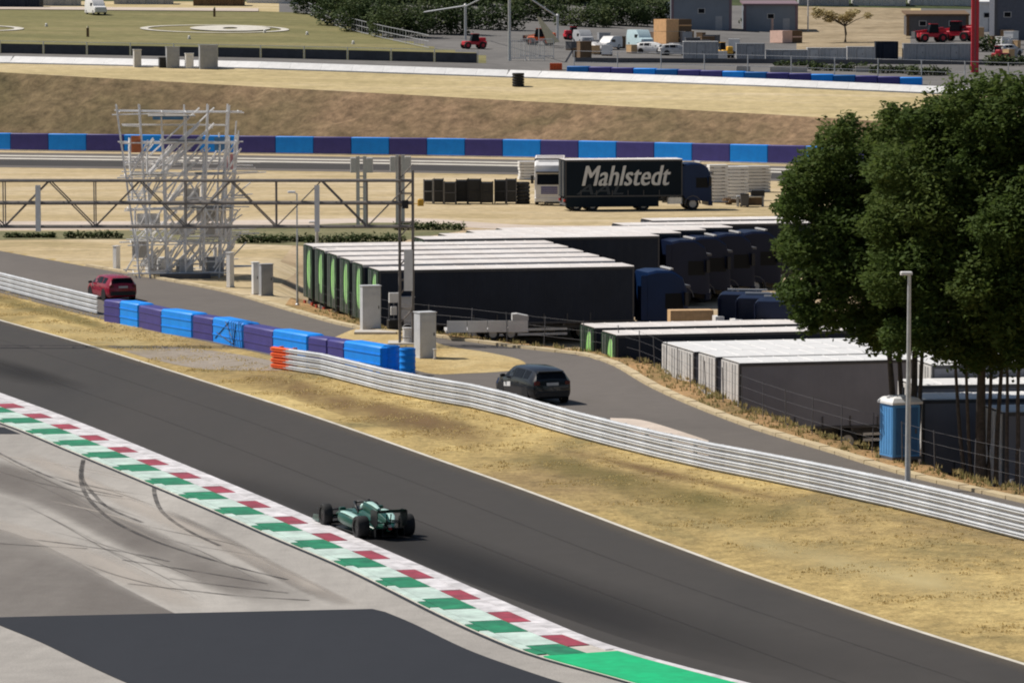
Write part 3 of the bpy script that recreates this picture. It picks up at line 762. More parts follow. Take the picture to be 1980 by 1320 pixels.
# far barrier under the embankment: alternating panels
fb = line([(-720, 281), (-300, 285), (0, 291), (500, 297.5), (1000, 305), (1530, 318), (2300, 337)], 10)
def s_at_u(pl, u):
    for i in range(len(pl) - 1):
        u0, u1 = PX(pl[i]), PX(pl[i + 1])
        if u0 <= u <= u1: return length(pl[:i + 1]) + (pl[i + 1] - pl[i]).length * (u - u0) / (u1 - u0)
    return 0
root = thing('crash_barrier', 'long blue and purple panel barrier along the foot of the brown embankment', 'barrier', fb[0])
edges_u = [20 + 73.2 * k for k in range(-9, 29)]
M_bluef = M_blue
for i in range(len(edges_u) - 1):
    a, _ = at_len(fb, s_at_u(fb, edges_u[i])); b, _ = at_len(fb, s_at_u(fb, edges_u[i + 1]))
    d = b - a; L_ = d.length
    if L_ < 0.5: continue
    blue = i % 2 == 0
    blk = MB().cbox((0.02, 0, 0.12), (L_ - 0.02, 0.9, 1.86), 0.05).build('panel', M_blue if blue else M_purple, root, 35, a - fb[0])
    blk.rotation_euler = (0, 0, math.atan2(d.y, d.x))
root = thing('concrete_footing', 'pale low footing wall under the far blue and purple barrier', 'wall', fb[0])
for i in range(0, len(fb) - 1):
    a, b = fb[i], fb[i + 1]; d = b - a
    blk = MB().bb((0, -0.12, 0), (d.length - 0.03, 0.95, 0.12)).build('footing', M_conc, root, False, a - fb[0]); blk.rotation_euler = (0, 0, math.atan2(d.y, d.x))

# upper white wall with catch fence posts
wl = []
for u in range(-700, 2800, 60): wl.append(FP(u, float(np.interp(u, UC, d2)) + 0.5))
root = thing('circuit_wall', 'long white sloping wall along the top of the embankment', 'wall', wl[0])
for i in range(len(wl) - 1):
    a, b = wl[i], wl[i + 1]; d = b - a; L_ = d.length
    z1 = b.z - a.z
    h = 0.8
    cr = [(-0.2, -0.4), (-0.2, 0.12), (1.15, h), (1.6, h), (1.6, -0.4)]
    vsw = [(0, y, z) for y, z in cr] + [(L_ - 0.02, y, z + z1) for y, z in cr]
    pn = MB().add(vsw, [(4, 3, 2, 1, 0), (5, 6, 7, 8, 9)] + [(q, (q + 1) % 5, 5 + (q + 1) % 5, 5 + q) for q in range(5)]).build('wall_panel', M_white, root, False, a - wl[0])
    pn.rotation_euler = (0, 0, math.atan2(d.y, d.x))
M_mesh = mat('dark_screen_cloth', (0.05, 0.055, 0.065), 0.8, var=0.2, scale=1)
def screen_fence(u0, u1, dd, h, label, step=84, dark=True):
    pts = []
    u = u0
    while u <= u1 + 1: pts.append(FP(u, float(np.interp(u, UC, d3)) + dd)); u += step
    root = thing('screen_fence', label, 'fence', pts[0])
    for i, p in enumerate(pts):
        MB().tube(p - pts[0], p - pts[0] + Vector((0, 0, h + 0.35)), 0.06, 6).build('post', M_steel, root)
        if i < len(pts) - 1:
            q = pts[i + 1]; a = p - pts[0]; b = q - pts[0]
            if dark:
                MB().add([a + Vector((0.1, -0.03, 0)), b + Vector((-0.1, -0.03, 0)), b + Vector((-0.1, -0.03, h)), a + Vector((0.1, -0.03, h)),
                          a + Vector((0.1, 0.02, 0)), b + Vector((-0.1, 0.02, 0)), b + Vector((-0.1, 0.02, h)), a + Vector((0.1, 0.02, h))],
                         [(0, 1, 2, 3), (7, 6, 5, 4), (3, 2, 6, 7), (0, 4, 5, 1), (0, 3, 7, 4), (1, 5, 6, 2)]).build('screen', M_mesh, root)
            for zz in (h * 0.5, h + 0.3):
                MB().tube(a + Vector((0, 0.05, zz)), b + Vector((0, 0.05, zz)), 0.03, 5).build('wire', M_steel, root)
    return root
screen_fence(-84, 930, 0, 1.15, 'dark cloth screen fence along the lower edge of the helicopter meadow')
screen_fence(1110, 2034, -7, 1.9, 'thin grey post and wire fence along the upper circuit on the right', 84, False)
# upper tyre wall, blue and purple
tw = [FP(u, float(np.interp(u, UC, d2)) + 9) for u in range(1095, 1826, 43)]
root = thing('crash_barrier', 'dull blue and purple tyre barrier behind the upper white wall', 'barrier', tw[0])
for i in range(len(tw) - 1):
    a, b = tw[i], tw[i + 1]; d = b - a
    blk = MB().cbox((0.02, 0, -0.2), (d.length - 0.02, 0.9, 0.8), 0.08).build('panel', (M_drum, M_purple, M_purple, M_blue)[i % 4], root, 35, a - tw[0]); blk.rotation_euler = (0, 0, math.atan2(d.y, d.x))

# wire fence between access road and lorry park
fl = offs(ACC, -1.7)
fl = [p for p in fl if P(600, 610).x < p.x < P(1990, 950).x + 3]
root = thing('wire_fence', 'thin post and wire fence along the bank above the lorry park', 'fence', fl[0])
Lf = length(fl); n = int(Lf / 3.2)
fp_ = []
pm = MB().tube((0, 0, -0.3), (0, 0, 1.45), 0.022, 5).mesh('fence_post', M_dgrey)
for i in range(n + 1):
    p, _ = at_len(fl, i * 3.2); p = Vector((p.x, p.y, gz(p.x, p.y))); fp_.append(p)
    o = share('fence_post', pm, root, p - fl[0]); o.rotation_euler = (random.uniform(-0.06, 0.06), random.uniform(-0.05, 0.05), 0)
for zz in (0.5, 0.95, 1.38):
    MB().path([p - fl[0] + Vector((0, 0, zz)) for p in fp_], 0.005, 4).build('wire', M_dgrey, root)

# ================================================================== LORRIES
M_navy = mat('navy_curtain', (0.019, 0.026, 0.043), 0.6, spec=0.2, var=0.15, scale=0.6)
M_slate = mat('slate_curtain', (0.20, 0.21, 0.255), 0.55, var=0.10, scale=0.6)
M_frm = mat('trailer_frame', (0.06, 0.063, 0.072), 0.5, var=0.1)
M_cab = mat('cab_blue', (0.004, 0.02, 0.075), 0.4, var=0.1, scale=1, spec=0.25)
M_cabd = mat('cab_dark_blue', (0.006, 0.012, 0.038), 0.4, var=0.1, scale=1, spec=0.25)
M_dgreen = mat('dark_green_door', (0.01, 0.035, 0.02), 0.5, var=0.1)
M_lgreen = mat('light_green_panel', (0.26, 0.62, 0.14), 0.5, c2=(0.40, 0.75, 0.30), scale=1.2)
M_lamp = mat('lamp_lens_red', (0.35, 0.01, 0.01), 0.25)
M_head = mat('headlamp_lens', (0.7, 0.7, 0.72), 0.15, spec=0.7)
M_rim = mat('wheel_rim', (0.42, 0.42, 0.43), 0.4, metal=0.4)
def wheel(parent, loc, r, w, rim_r=None, rm=None, name='wheel', n=28):
    rim_r = rim_r or r * 0.58
    t = MB().lathe([(rim_r, -w / 2), (r * 0.93, -w / 2), (r, -w * 0.36), (r, w * 0.36), (r * 0.93, w / 2), (rim_r, w / 2)], (0, 0, 0), 'y', n)
    t.f = t.f[:-2]; t.mi = t.mi[:-2]
    t.loft([[(math.cos(2 * math.pi * i / n) * rim_r, y, math.sin(2 * math.pi * i / n) * rim_r) for i in range(n)] for y in (-w / 2, w / 2)], False)
    o = t.build(name, M_rubber, parent, 40, loc)
    q = MB().lathe([(rim_r * 1.0, -w * 0.40), (rim_r * 0.8, -w * 0.30), (rim_r * 0.3, -w * 0.24), (rim_r * 0.25, -w * 0.42), (rim_r * 0.2, -w * 0.42)], (0, 0, 0), 'y', n)
    q.lathe([(rim_r * 1.0, w * 0.40), (rim_r * 0.8, w * 0.30), (rim_r * 0.3, w * 0.24), (rim_r * 0.25, w * 0.42), (rim_r * 0.2, w * 0.42)], (0, 0, 0), 'y', n)
    q.build('rim', rm or M_rim, o, 40)
    return o
def trailer_parts(root, L=13.6, axles=(2.3, 3.6, 4.9), side=None, door=None, panel=None, roof=None, x0=0.0, top=4.0, frame=None, cant=None):
    side = side or M_navy; door = door or M_dgreen; frame = frame or M_frm
    w = 1.275; b = 1.12
    # curtain side as a pleated skin
    n = 46; left = []; right = []
    mbx = MB()
    ringb = []; ringt = []
    for k in range(n + 1):
        x = x0 + 0.08 + (L - 0.16) * k / n; off = 0.006 * (1 if k % 2 else -1)
        ringb.append((x, -w + 0.03 + off, b + 0.05)); ringt.append((x, -w + 0.03 + off, top - 0.12))
    for k in range(n, -1, -1):
        x = x0 + 0.08 + (L - 0.16) * k / n; off = 0.006 * (1 if k % 2 else -1)
        ringb.append((x, w - 0.03 - off, b + 0.05)); ringt.append((x, w - 0.03 - off, top - 0.12))
    mbx.loft([ringb, ringt]).build('curtain', side, root)
    f = MB()
    for y in (-w + 0.05, w - 0.05):
        if cant: MB().bb((x0, y - 0.05, top - 0.14), (x0 + L, y + 0.05, top)).build('cant_rail', cant, root)
        else: f.bb((x0, y - 0.05, top - 0.14), (x0 + L, y + 0.05, top))
        f.bb((x0, y - 0.05, b - 0.02), (x0 + L, y + 0.05, b + 0.09))
        f.bb((x0, y - 0.05, b + 0.09), (x0 + 0.09, y + 0.05, top - 0.14)).bb((x0 + L - 0.09, y - 0.05, b + 0.09), (x0 + L, y + 0.05, top - 0.14))
    f.build('frame', frame, root)
    st_ = MB()
    for k in range(1, int(L / 1.25)):
        for y in (-w + 0.012, w - 0.012): st_.bb((x0 + k * 1.25 - 0.03, y - 0.012, b + 0.05), (x0 + k * 1.25 + 0.03, y + 0.012, b + 0.5))
    st_.build('strap_row', M_frm, root)
    rf = MB()
    rf.loft([[(x, -w + 0.01, top + 0.001), (x, -w + 0.12, top + 0.035), (x, w - 0.12, top + 0.035), (x, w - 0.01, top + 0.001)] for x in (x0, x0 + L)])
    for k in range(1, 12): rf.bb((x0 + L * k / 12 - 0.02, -w + 0.14, top + 0.034), (x0 + L * k / 12 + 0.02, w - 0.14, top + 0.05))
    rf.build('roof', roof or M_roof, root)
    for sgn in (-1, 1):
        dr = MB().bb((x0 - 0.05, sgn * 0.02, b), (x0 + 0.005, sgn * (w - 0.03), top - 0.05)).build('rear_door', door, root)
        MB().tube((x0 - 0.075, sgn * 0.45, b + 0.05), (x0 - 0.075, sgn * 0.45, top - 0.1), 0.018, 6).tube((x0 - 0.075, sgn * 0.85, b + 0.05), (x0 - 0.075, sgn * 0.85, top - 0.1), 0.018, 6).build('lock_rod', M_steel, dr)
        MB().bb((x0 - 0.06, sgn * 0.8, 0.75), (x0 + 0.03, sgn * 1.2, 0.92)).build('tail_lamp', M_lamp, root)
    if panel:
        nn_ = 20
        pts = [(math.cos(2 * math.pi * i / nn_) * 0.5 - 0.42, 2.7 + math.sin(2 * math.pi * i / nn_) * 1.1) for i in range(nn_)]
        MB().loft([[(x0 - 0.062, y * k, 2.75 + (z - 2.75) * k) for y, z in pts] if x else [(x0 - 0.05, y, z) for y, z in pts] for x, k in ((0, 1), (1, 0.93))]).build('door_emblem', panel, root)
    ch = MB()
    for y in (-0.55, 0.55): ch.bb((x0 + 0.1, y - 0.06, 0.78), (x0 + L - 0.3, y + 0.06, b - 0.02))
    for k in range(9): ch.bb((x0 + 0.4 + k * (L - 1) / 8 - 0.05, -1.15, 0.95), (x0 + 0.4 + k * (L - 1) / 8 + 0.05, 1.15, b - 0.02))
    ch.bb((x0 + 0.02, -1.2, 0.45), (x0 + 0.12, 1.2, 0.62)); ch.bb((x0 + 0.05, -0.5, 0.55), (x0 + 0.1, 0.5, 0.95))
    ch.build('chassis', M_dgrey, root)
    for y in (-1.22, 1.22):
        MB().bb((x0 + 5.6, y - 0.02, 0.5), (x0 + L - 3.6, y + 0.02, 0.62)).bb((x0 + 5.6, y - 0.02, 0.75), (x0 + L - 3.6, y + 0.02, 0.87)).build('side_guard', M_steel, root)
    for x in axles:
        x += x0
        if x < x0 + L - 2:
            for y in (-1.05, 1.05): wheel(root, (x, y, 0.5), 0.5, 0.38)
def tractor_parts(root, x0, cab=None, glass=None, top=3.75, axles=(0.6, 4.3), length_=5.9, grille=None):
    """tractor whose rear end is at x0, front at x0 + length_"""
    cab = cab or M_cab; xf = x0 + length_; xb = xf - 2.25; w = 1.24
    def rr(x, ww, zb, zt, e=0.12): return [(x, -ww, zb), (x, ww, zb), (x, ww, zt - e), (x, ww - e, zt), (x, -ww + e, zt), (x, -ww, zt - e)]
    MB().loft([rr(xb, w, 1.0, top - 0.1), rr(xb + 0.5, w, 0.75, top), rr(xb + 1.3, w, 0.75, top - 0.02), rr(xf - 0.75, w, 0.7, top - 0.1), rr(xf - 0.32, w, 0.66, top - 0.4), rr(xf - 0.12, w - 0.04, 0.62, 2.8, 0.1), rr(xf - 0.02, w - 0.08, 0.6, 1.75, 0.08), rr(xf, w - 0.1, 0.6, 1.2, 0.08)]).build('cab', cab, root, 25)
    MB().add([(xf - 0.01, -w + 0.2, 1.82), (xf - 0.01, w - 0.2, 1.82), (xf - 0.135, w - 0.22, 2.72), (xf - 0.135, -w + 0.22, 2.72),
              (xf + 0.015, -w + 0.2, 1.82), (xf + 0.015, w - 0.2, 1.82), (xf - 0.11, w - 0.22, 2.72), (xf - 0.11, -w + 0.22, 2.72)],
             [(4, 5, 6, 7), (3, 2, 1, 0), (0, 1, 5, 4), (2, 3, 7, 6), (1, 2, 6, 5), (3, 0, 4, 7)]).build('windscreen', M_glass, root)
    MB().bb((xf - 0.25, -w + 0.12, 2.82), (xf + 0.12, w - 0.12, 2.95)).build('sun_visor', M_dgrey, root)
    MB().bb((xf - 0.95, -w * 0.8, top + 0.02), (xf - 0.8, w * 0.8, top + 0.1)).build('roof_light_bar', M_lgrey, root)
    for s_ in (-1, 1):
        y = s_ * (w + 0.008)
        MB().add([(xb + 0.95, y, 1.75), (xf - 0.3, y, 1.75), (xf - 0.42, y, 2.55), (xb + 0.95, y, 2.55), (xb + 0.95, y - s_ * 0.02, 1.75), (xf - 0.3, y - s_ * 0.02, 1.75), (xf - 0.42, y - s_ * 0.02, 2.55), (xb + 0.95, y - s_ * 0.02, 2.55)],
                 [(0, 1, 2, 3), (7, 6, 5, 4), (0, 4, 5, 1), (1, 5, 6, 2), (2, 6, 7, 3), (3, 7, 4, 0)]).build('side_window', M_glass, root)
        MB().bb((xf - 0.3, s_ * (w + 0.08), 1.9), (xf - 0.12, s_ * (w + 0.32), 2.6)).build('mirror', M_black, root)
        MB().bb((xf - 0.03, s_ * 0.75, 0.72), (xf + 0.03, s_ * 1.12, 0.95)).build('headlight', M_head, root)
        MB().cbox((xb - 1.3, min(s_ * 0.75, s_ * 1.2), 0.5), (xb - 0.1, max(s_ * 0.75, s_ * 1.2), 1.1), 0.1).build('fuel_tank', M_alu, root)
        MB().bb((xb - 0.35, s_ * (w - 0.06), 1.15), (xb, s_ * (w - 0.02), top - 0.25)).build('side_fairing', cab, root)
        for ax, rw in ((x0 + axles[0], 0.5), (x0 + axles[1], 0.32)):
            wheel(root, (ax, s_ * (1.0 if rw > 0.4 else 1.06), 0.5), 0.5, rw)
        MB().loft([[(x0 + axles[1] + math.cos(R(t)) * rr_, s_ * 0.9, 0.5 + math.sin(R(t)) * rr_) for t in range(0, 181, 30)] + [(x0 + axles[1] + math.cos(R(t)) * (rr_ + 0.06), s_ * 0.9, 0.5 + math.sin(R(t)) * (rr_ + 0.06)) for t in range(180, -1, -30)] for rr_ in (0.6,)] +
                  [[(x0 + axles[1] + math.cos(R(t)) * 0.6, s_ * 1.255, 0.5 + math.sin(R(t)) * 0.6) for t in range(0, 181, 30)] + [(x0 + axles[1] + math.cos(R(t)) * 0.66, s_ * 1.255, 0.5 + math.sin(R(t)) * 0.66) for t in range(180, -1, -30)]]).build('wheel_arch', M_dgrey, root)
    g = MB()
    for k in range(4): g.bb((xf, -0.7, 1.02 + k * 0.17), (xf + 0.025, 0.7, 1.13 + k * 0.17))
    g.build('grille', grille or M_dgrey, root)
    MB().cbox((xf - 0.3, -w, 0.35), (xf + 0.05, w, 0.72), 0.06).build('bumper', cab, root)
    MB().bb((x0, -0.5, 0.7), (xf - 0.4, -0.38, 0.98)).bb((x0, 0.38, 0.7), (xf - 0.4, 0.5, 0.98)).bb((x0, -0.5, 0.72), (x0 + 0.1, 0.5, 0.95)).build('chassis', M_dgrey, root)

YAW = R(14)
def lorry_at(u, v, dist, yaw=YAW, top=4.0, w=1.275):    # ground point under the tail whose near upper corner shows at (u, v)
    c = PD(u, v, dist)
    c = c - Matrix.Rotation(yaw, 3, 'Z') @ Vector((0, -w, 0))
    return Vector((c.x, c.y, c.z - top))
def trailer(u, v, dist, label, yaw=YAW, group=None, **kw):
    root = thing('box_trailer', label, 'trailer', lorry_at(u, v, dist, yaw), yaw, group)
    trailer_parts(root, **kw)
    lg = MB()
    for y in (-0.6, 0.6): lg.bb((10.4, y - 0.06, 0.0), (10.55, y + 0.06, 0.8)).bb((10.3, y - 0.12, 0.0), (10.65, y + 0.12, 0.04))
    lg.build('landing_leg', M_dgrey, root)
    return root
def semi(u, v, dist, label, yaw=YAW, group=None, cab=None, **kw):
    root = thing('semi_truck', label, 'truck', lorry_at(u, v, dist, yaw), yaw, group)
    trailer_parts(root, **kw)
    tractor_parts(root, 13.6 - 2.9, cab)
    return root
G1 = 'green-tailed trailers parked in a row'
t0 = trailer(605, 477, 225.8, 'dark trailer with green tail, farthest in the row of six behind the gantry tower', group=G1, panel=M_lgreen, cant=M_roof)
row1 = [(628, 485, 223.1, 'dark trailer with green tail, second farthest in the row of six'),
        (652, 494, 220.3, 'dark trailer with green tail, third from the back of the row of six'),
        (677, 503, 217.5, 'dark trailer with green tail, fourth from the back of the row of six'),
        (702, 512, 214.8, 'dark trailer with green tail, just behind the nearest lorry of the row of six')]
for u, v, d_, lab in row1: dup(t0, lorry_at(u, v, d_), YAW, lab, G1)
s0 = semi(733, 523, 212.0, 'dark lorry with blue cab and green tail, nearest in the row of six', group=G1, panel=M_lgreen)
G2 = 'dark lorries with navy cabs'
s1 = semi(820, 463, 229.5, 'dark lorry with navy cab, nearest of the four parked noses together', cab=M_cabd, group=G2, panel=M_lgreen)
for u, v, d_, lab in [(868, 457, 232.4, 'dark lorry with navy cab, second of the four parked noses together'), (922, 451, 235.2, 'dark lorry with navy cab, third of the four parked noses together'),
                      (980, 446, 238.0, 'dark lorry with navy cab, farthest of the four parked noses together')]:
    dup(s1, lorry_at(u, v, d_), YAW, lab, G2)
trailer(1206, 436, 247.5, 'white-roofed dark trailer behind the navy cabs, nearer of two', door=M_navy)
trailer(1262, 427, 250.3, 'white-roofed dark trailer behind the navy cabs, farther of two', door=M_navy)
G3 = 'pair of green-tailed trailers by the bank'
trailer(1150, 634, 196.0, 'dark trailer with green tail by the bank, farther of the pair', group=G3, panel=M_lgreen, side=M_navy)
trailer(1192, 648, 192.8, 'dark trailer with green tail by the bank, nearer of the pair', group=G3, panel=M_lgreen, side=M_navy)
G4 = 'slate trailers with pale tails'
t4 = trailer(1312, 671, 184.6, 'slate trailer with pale grey doors, farthest of four by the bank', group=G4, side=M_slate, door=M_lgrey, roof=M_white)
for u, v, d_, lab in [(1342, 680, 181.8, 'slate trailer with pale grey doors, second farthest of four by the bank'), (1385, 690, 179.0, 'slate trailer with pale grey doors, third of four by the bank'),
                      (1430, 702, 176.2, 'slate trailer with pale grey doors, nearest of four and showing its whole side')]:
    dup(t4, lorry_at(u, v, d_), YAW, lab, G4)
G5 = 'slate trailers behind the tree trunks'
for u, v, d_, lab in [(1808, 706, 161.8, 'slate trailer behind the trunks, farthest of the right-hand row'), (1775, 745, 158.9, 'slate trailer behind the trunks, second of the right-hand row'),
                      (1790, 773, 156.0, 'slate trailer right of the portable toilet, nearest behind the trunks'), (1945, 797, 152.0, 'slate trailer cut by the right edge, behind the last trunks')]:
    dup(t4, lorry_at(u, v, d_), R(9), lab, G5)

# dark tractors without trailers
G6 = 'tractors parked without trailers'
tp = None
for u, v, d_, lab in [(1404, 560, 206.0, 'dark blue tractor without trailer, left of three behind the green-tailed pair'), (1438, 567, 204.5, 'dark blue tractor without trailer, middle of three behind the green-tailed pair'), (1474, 573, 203.0, 'dark blue tractor without trailer, right of three beside the tree crown')]:
    c = PD(u, v, d_); loc = Vector((c.x + 1.2, c.y, c.z - 3.75)); yaw = R(78)
    if tp is None:
        tp = thing('tractor_unit', lab, 'truck', loc, yaw, G6); tractor_parts(tp, -5.9, M_cabd)
    else: dup(tp, loc, yaw, lab, G6)

# big navy lettered truck on the field
M_tnavy = mat('truck_navy', (0.003, 0.010, 0.020), 0.6, spec=0.15, var=0.15, scale=0.6)
loc = lorry_at(1093, 309, 322.5, R(10), 4.0)
tk = thing('box_truck', 'navy truck with large white lettering on its side, on the dry field', 'truck', Vector((loc.x, loc.y, 0)), R(10))
BL = 9.35
trailer_parts(tk, BL, (0.9, 2.2), M_tnavy, M_tnavy, top=4.0)
tractor_parts(tk, BL + 2.4 - 5.9, M_cab, axles=(0.4, 4.35), top=3.7)
for y in (-1.25, 1.25): MB().bb((0.1, y - 0.02, 0.32), (BL - 1.9, y + 0.02, 1.1)).build('side_skirt', M_tnavy, tk)
def text_mesh(body, size, shear, parent, loc, m, name='lettering', ext=0.012, off=0.02, scale_x=1.0):
    cu = bpy.data.curves.new('t', 'FONT'); cu.body = body; cu.size = size; cu.shear = shear; cu.extrude = ext; cu.offset = off; cu.resolution_u = 4
    cu.space_character = 1.03
    to = bpy.data.objects.new('t', cu); col.objects.link(to)
    dg = bpy.context.evaluated_depsgraph_get(); me = bpy.data.meshes.new_from_object(to.evaluated_get(dg))
    bpy.data.objects.remove(to); bpy.data.curves.remove(cu)
    me.materials.clear(); me.materials.append(m); me.name = name
    o = bpy.data.objects.new(name, me); col.objects.link(o); o.parent = parent; o.location = loc; o.rotation_euler = (math.pi / 2, 0, 0); o.scale = (scale_x, 1, 1)
    return o
M_let = mat('lettering_white', (0.60, 0.62, 0.65), 0.5, var=0.08)
tx = text_mesh('Mahlstedt', 2.25, 0.28, tk, (1.2, -1.262, 1.98), M_let, off=0.0)
wtx = max(v.co.x for v in tx.data.vertices) - min(v.co.x for v in tx.data.vertices)
tx.scale = (7.0 / wtx, 1, 1)
for q in (1, 2):                                       # heavier strokes
    b2 = tx.copy(); col.objects.link(b2); b2.location = tx.location + Vector((0.045 * q, -0.003 * q, 0.012 * q))
tx2 = text_mesh('AAL', 2.1, 0.3, tk, (0.9, -1.256, 1.3), mat('lettering_faint', (0.022, 0.034, 0.052), 0.5), name='faint_lettering', off=0.02, ext=0.006)
tx2.scale = (0.95, 0.55, 1)

# white truck facing the camera behind it
c = P(1062, 398)
wt = thing('tractor_unit', 'white truck facing the camera, half hidden by the navy lettered truck', 'truck', c, R(-91))
wt.scale = (1, 0.95, 0.93)
tractor_parts(wt, -5.9, M_white, top=3.85, grille=M_purple)
trailer_parts(wt, 6.5, (1.5, 2.8), M_lgrey, M_lgrey, x0=-10.2, top=3.9)

# ================================================================== RACING CAR
M_f1 = mat('racing_green', (0.003, 0.062, 0.042), 0.32, var=0.1, scale=2, coat=0.25)
M_f1w = mat('racing_mint', (0.45, 0.68, 0.62), 0.35, var=0.12, scale=3, coat=0.3)
M_carb = mat('carbon_fibre', (0.012, 0.013, 0.014), 0.45, var=0.25, scale=12)
def sr_(x, cy, cz, hw, hz, n=18, p=2.6):
    out = []
    for i in range(n):
        a = 2 * math.pi * i / n; c, s_ = math.cos(a), math.sin(a)
        out.append((x, cy + hw * math.copysign(abs(c) ** (2 / p), c), cz + hz * math.copysign(abs(s_) ** (2 / p), s_)))
    return out
tpos = P(742, 1037.5)
kk = min(range(NK - 1), key=lambda i: (kA[i] - tpos).length)
kd = (kA[kk] - kA[kk + 1]); yawf = math.atan2(kd.y, kd.x) + R(2)
f1 = thing('racing_car', 'green open-wheel racing car driving away beside the red and green kerb', 'racing car', Vector((tpos.x, tpos.y, 0.004)), yawf)
f1.scale = (0.94, 0.94, 0.97)
MB().loft([sr_(*q) for q in [(-0.55, 0, .32, .08, .09), (0, 0, .35, .17, .16), (.8, 0, .40, .28, .25), (1.4, 0, .42, .34, .31), (2.0, 0, .40, .36, .29), (2.6, 0, .39, .33, .25), (3.2, 0, .38, .27, .20), (3.8, 0, .35, .20, .15), (4.4, 0, .28, .15, .10), (4.75, 0, .21, .10, .06)]]).build('chassis', M_f1, f1, 50)
ec = MB().loft([sr_(*q) for q in [(-0.45, 0, .50, .04, .07), (0.1, 0, .58, .09, .13), (.7, 0, .66, .15, .20), (1.2, 0, .74, .19, .22), (1.55, 0, .77, .20, .20), (1.72, 0, .79, .17, .16)]]).build('engine_cover', M_f1, f1, 50)
MB().loft([sr_(*q) for q in [(0.5, 0, .845, .05, .025), (1.0, 0, .93, .10, .03), (1.5, 0, .965, .13, .03), (1.7, 0, .955, .12, .02)]]).build('cover_stripe', M_f1w, ec, 50)
MB().xprism([(-0.5, .55), (1.0, .95), (0.9, .80), (-0.5, .50)], -0.012, 0.012).build('fin', M_f1, ec)
MB().loft([sr_(1.725, 0, .79, .13, .12), sr_(1.735, 0, .79, .11, .10)]).build('air_intake', M_black, ec)
MB().bb((1.45, -0.14, 0.985), (1.62, 0.14, 1.01)).bb((1.5, -0.03, .94), (1.58, .03, 1.06)).build('camera_pod', M_black, f1)
for s_ in (-1, 1):
    sp_ = MB().loft([sr_(x, s_ * y, z, hw, hz) for x, y, z, hw, hz in [(0.0, .28, .22, .10, .09), (.5, .42, .30, .20, .16), (1.1, .54, .36, .29, .22), (1.7, .58, .40, .32, .23), (2.15, .58, .42, .31, .20), (2.25, .58, .43, .29, .18)]]).build('sidepod', M_f1, f1, 50)
    MB().loft([sr_(2.255, s_ * .58, .43, .24, .13), sr_(2.262, s_ * .58, .43, .22, .11)]).build('inlet', M_black, sp_)
    MB().loft([sr_(x, s_ * y, z, hw, .035) for x, y, z, hw in [(0.3, .42, .40, .06), (0.9, .60, .53, .12), (1.6, .70, .62, .13), (2.1, .72, .615, .10)]]).build('sidepod_stripe', M_f1w, sp_, 50)
    MB().xprism([(-0.2, .48), (-0.2, .90), (-.35, .95), (-.88, .95), (-.88, .5), (-.6, .38)], s_ * .52 - .012, s_ * .52 + .012).build('rear_endplate', M_carb if s_ > 0 else M_carb, f1)
    MB().tube((-0.42, s_ * .07, .35), (-0.55, s_ * .07, .80), .022, 8).build('wing_pylon', M_carb, f1)
    MB().xprism([(4.05, .06), (4.05, .30), (4.65, .26), (4.75, .08)], s_ * .94 - .01, s_ * .94 + .01).build('front_endplate', M_f1, f1)
    for (ax, yy, r, w) in ((0.0, .80, .36, .40), (3.6, .845, .36, .31)):
        wh = wheel(f1, (ax, s_ * yy, r), r, w, r * .66, M_carb)
        MB().lathe([(r * .665, -w * .505), (r * .70, -w * .51), (r * .74, -w * .505)], (0, 0, 0), 'y', 28).build('sidewall_band', mat('sidewall_white', (0.6, 0.6, 0.6), 0.6), wh)
        a = MB()
        for (dx, z0, z1) in ((-.25, .25, .22), (.25, .25, .22), (-.2, .48, .50), (.25, .48, .50)): a.tube((ax + dx, s_ * .2, z0 + .04), (ax, s_ * (yy - w / 2), z1), .018, 6)
        a.build('suspension', M_carb, f1)
    MB().tube((2.35, s_ * .3, .60), (2.35, s_ * .62, .68), .012, 6).cbox((2.28, min(s_ * .56, s_ * .78), .64), (2.40, max(s_ * .56, s_ * .78), .74), .02).build('mirror', M_f1, f1)
MB().prism([(-.35, -.45), (-.1, -.5), (.35, -.52), (.6, -.78), (2.6, -.80), (2.95, -.45), (2.95, .45), (2.6, .80), (.6, .78), (.35, .52), (-.1, .5), (-.35, .45)], .05, .085).build('floor', M_carb, f1)
df = MB().add([(-.65, -.5, .34), (-.65, .5, .34), (.1, .5, .09), (.1, -.5, .09), (-.65, -.5, .37), (-.65, .5, .37), (.1, .5, .12), (.1, -.5, .12)], [(0, 1, 2, 3), (7, 6, 5, 4), (0, 4, 5, 1), (2, 6, 7, 3), (1, 5, 6, 2), (0, 3, 7, 4)])
for y in (-.5, -.25, .25, .5): df.xprism([(-.65, .36), (.1, .11), (.1, .06), (-.65, .08)], y - .008, y + .008)
df.build('diffuser', M_carb, f1)
def wing(x, z, ch, th, hw, ang, curve=0.0):
    pr_ = [(0, 0), (.15 * ch, th), (.5 * ch, th * 1.1), (ch, .01), (ch, 0), (.5 * ch, th * .2)]
    c, s_ = math.cos(ang), math.sin(ang)
    q = [(x - px * c, z + px * s_ + pz * c) for px, pz in pr_]
    return MB().loft([[(a, y, b + curve * (abs(y) / hw) ** 2) for a, b in q] for y in np.linspace(-hw, hw, 9)])
wing(-.28, .80, .36, .04, .51, R(10)).build('rear_main_plane', M_carb, f1, 40)
wing(-.60, .875, .24, .03, .51, R(22)).build('rear_flap', M_f1, f1, 40)
wing(-.25, .46, .25, .03, .48, R(14)).build('beam_wing', M_carb, f1, 40)
for i, (x, z, ch) in enumerate([(4.7, .09, .28), (4.45, .14, .17), (4.31, .18, .15), (4.19, .22, .13)]):
    wing(x, z, ch, .025, .93, R(8 + 6 * i), .04).build('front_wing_element', M_f1 if i else M_carb, f1, 40)
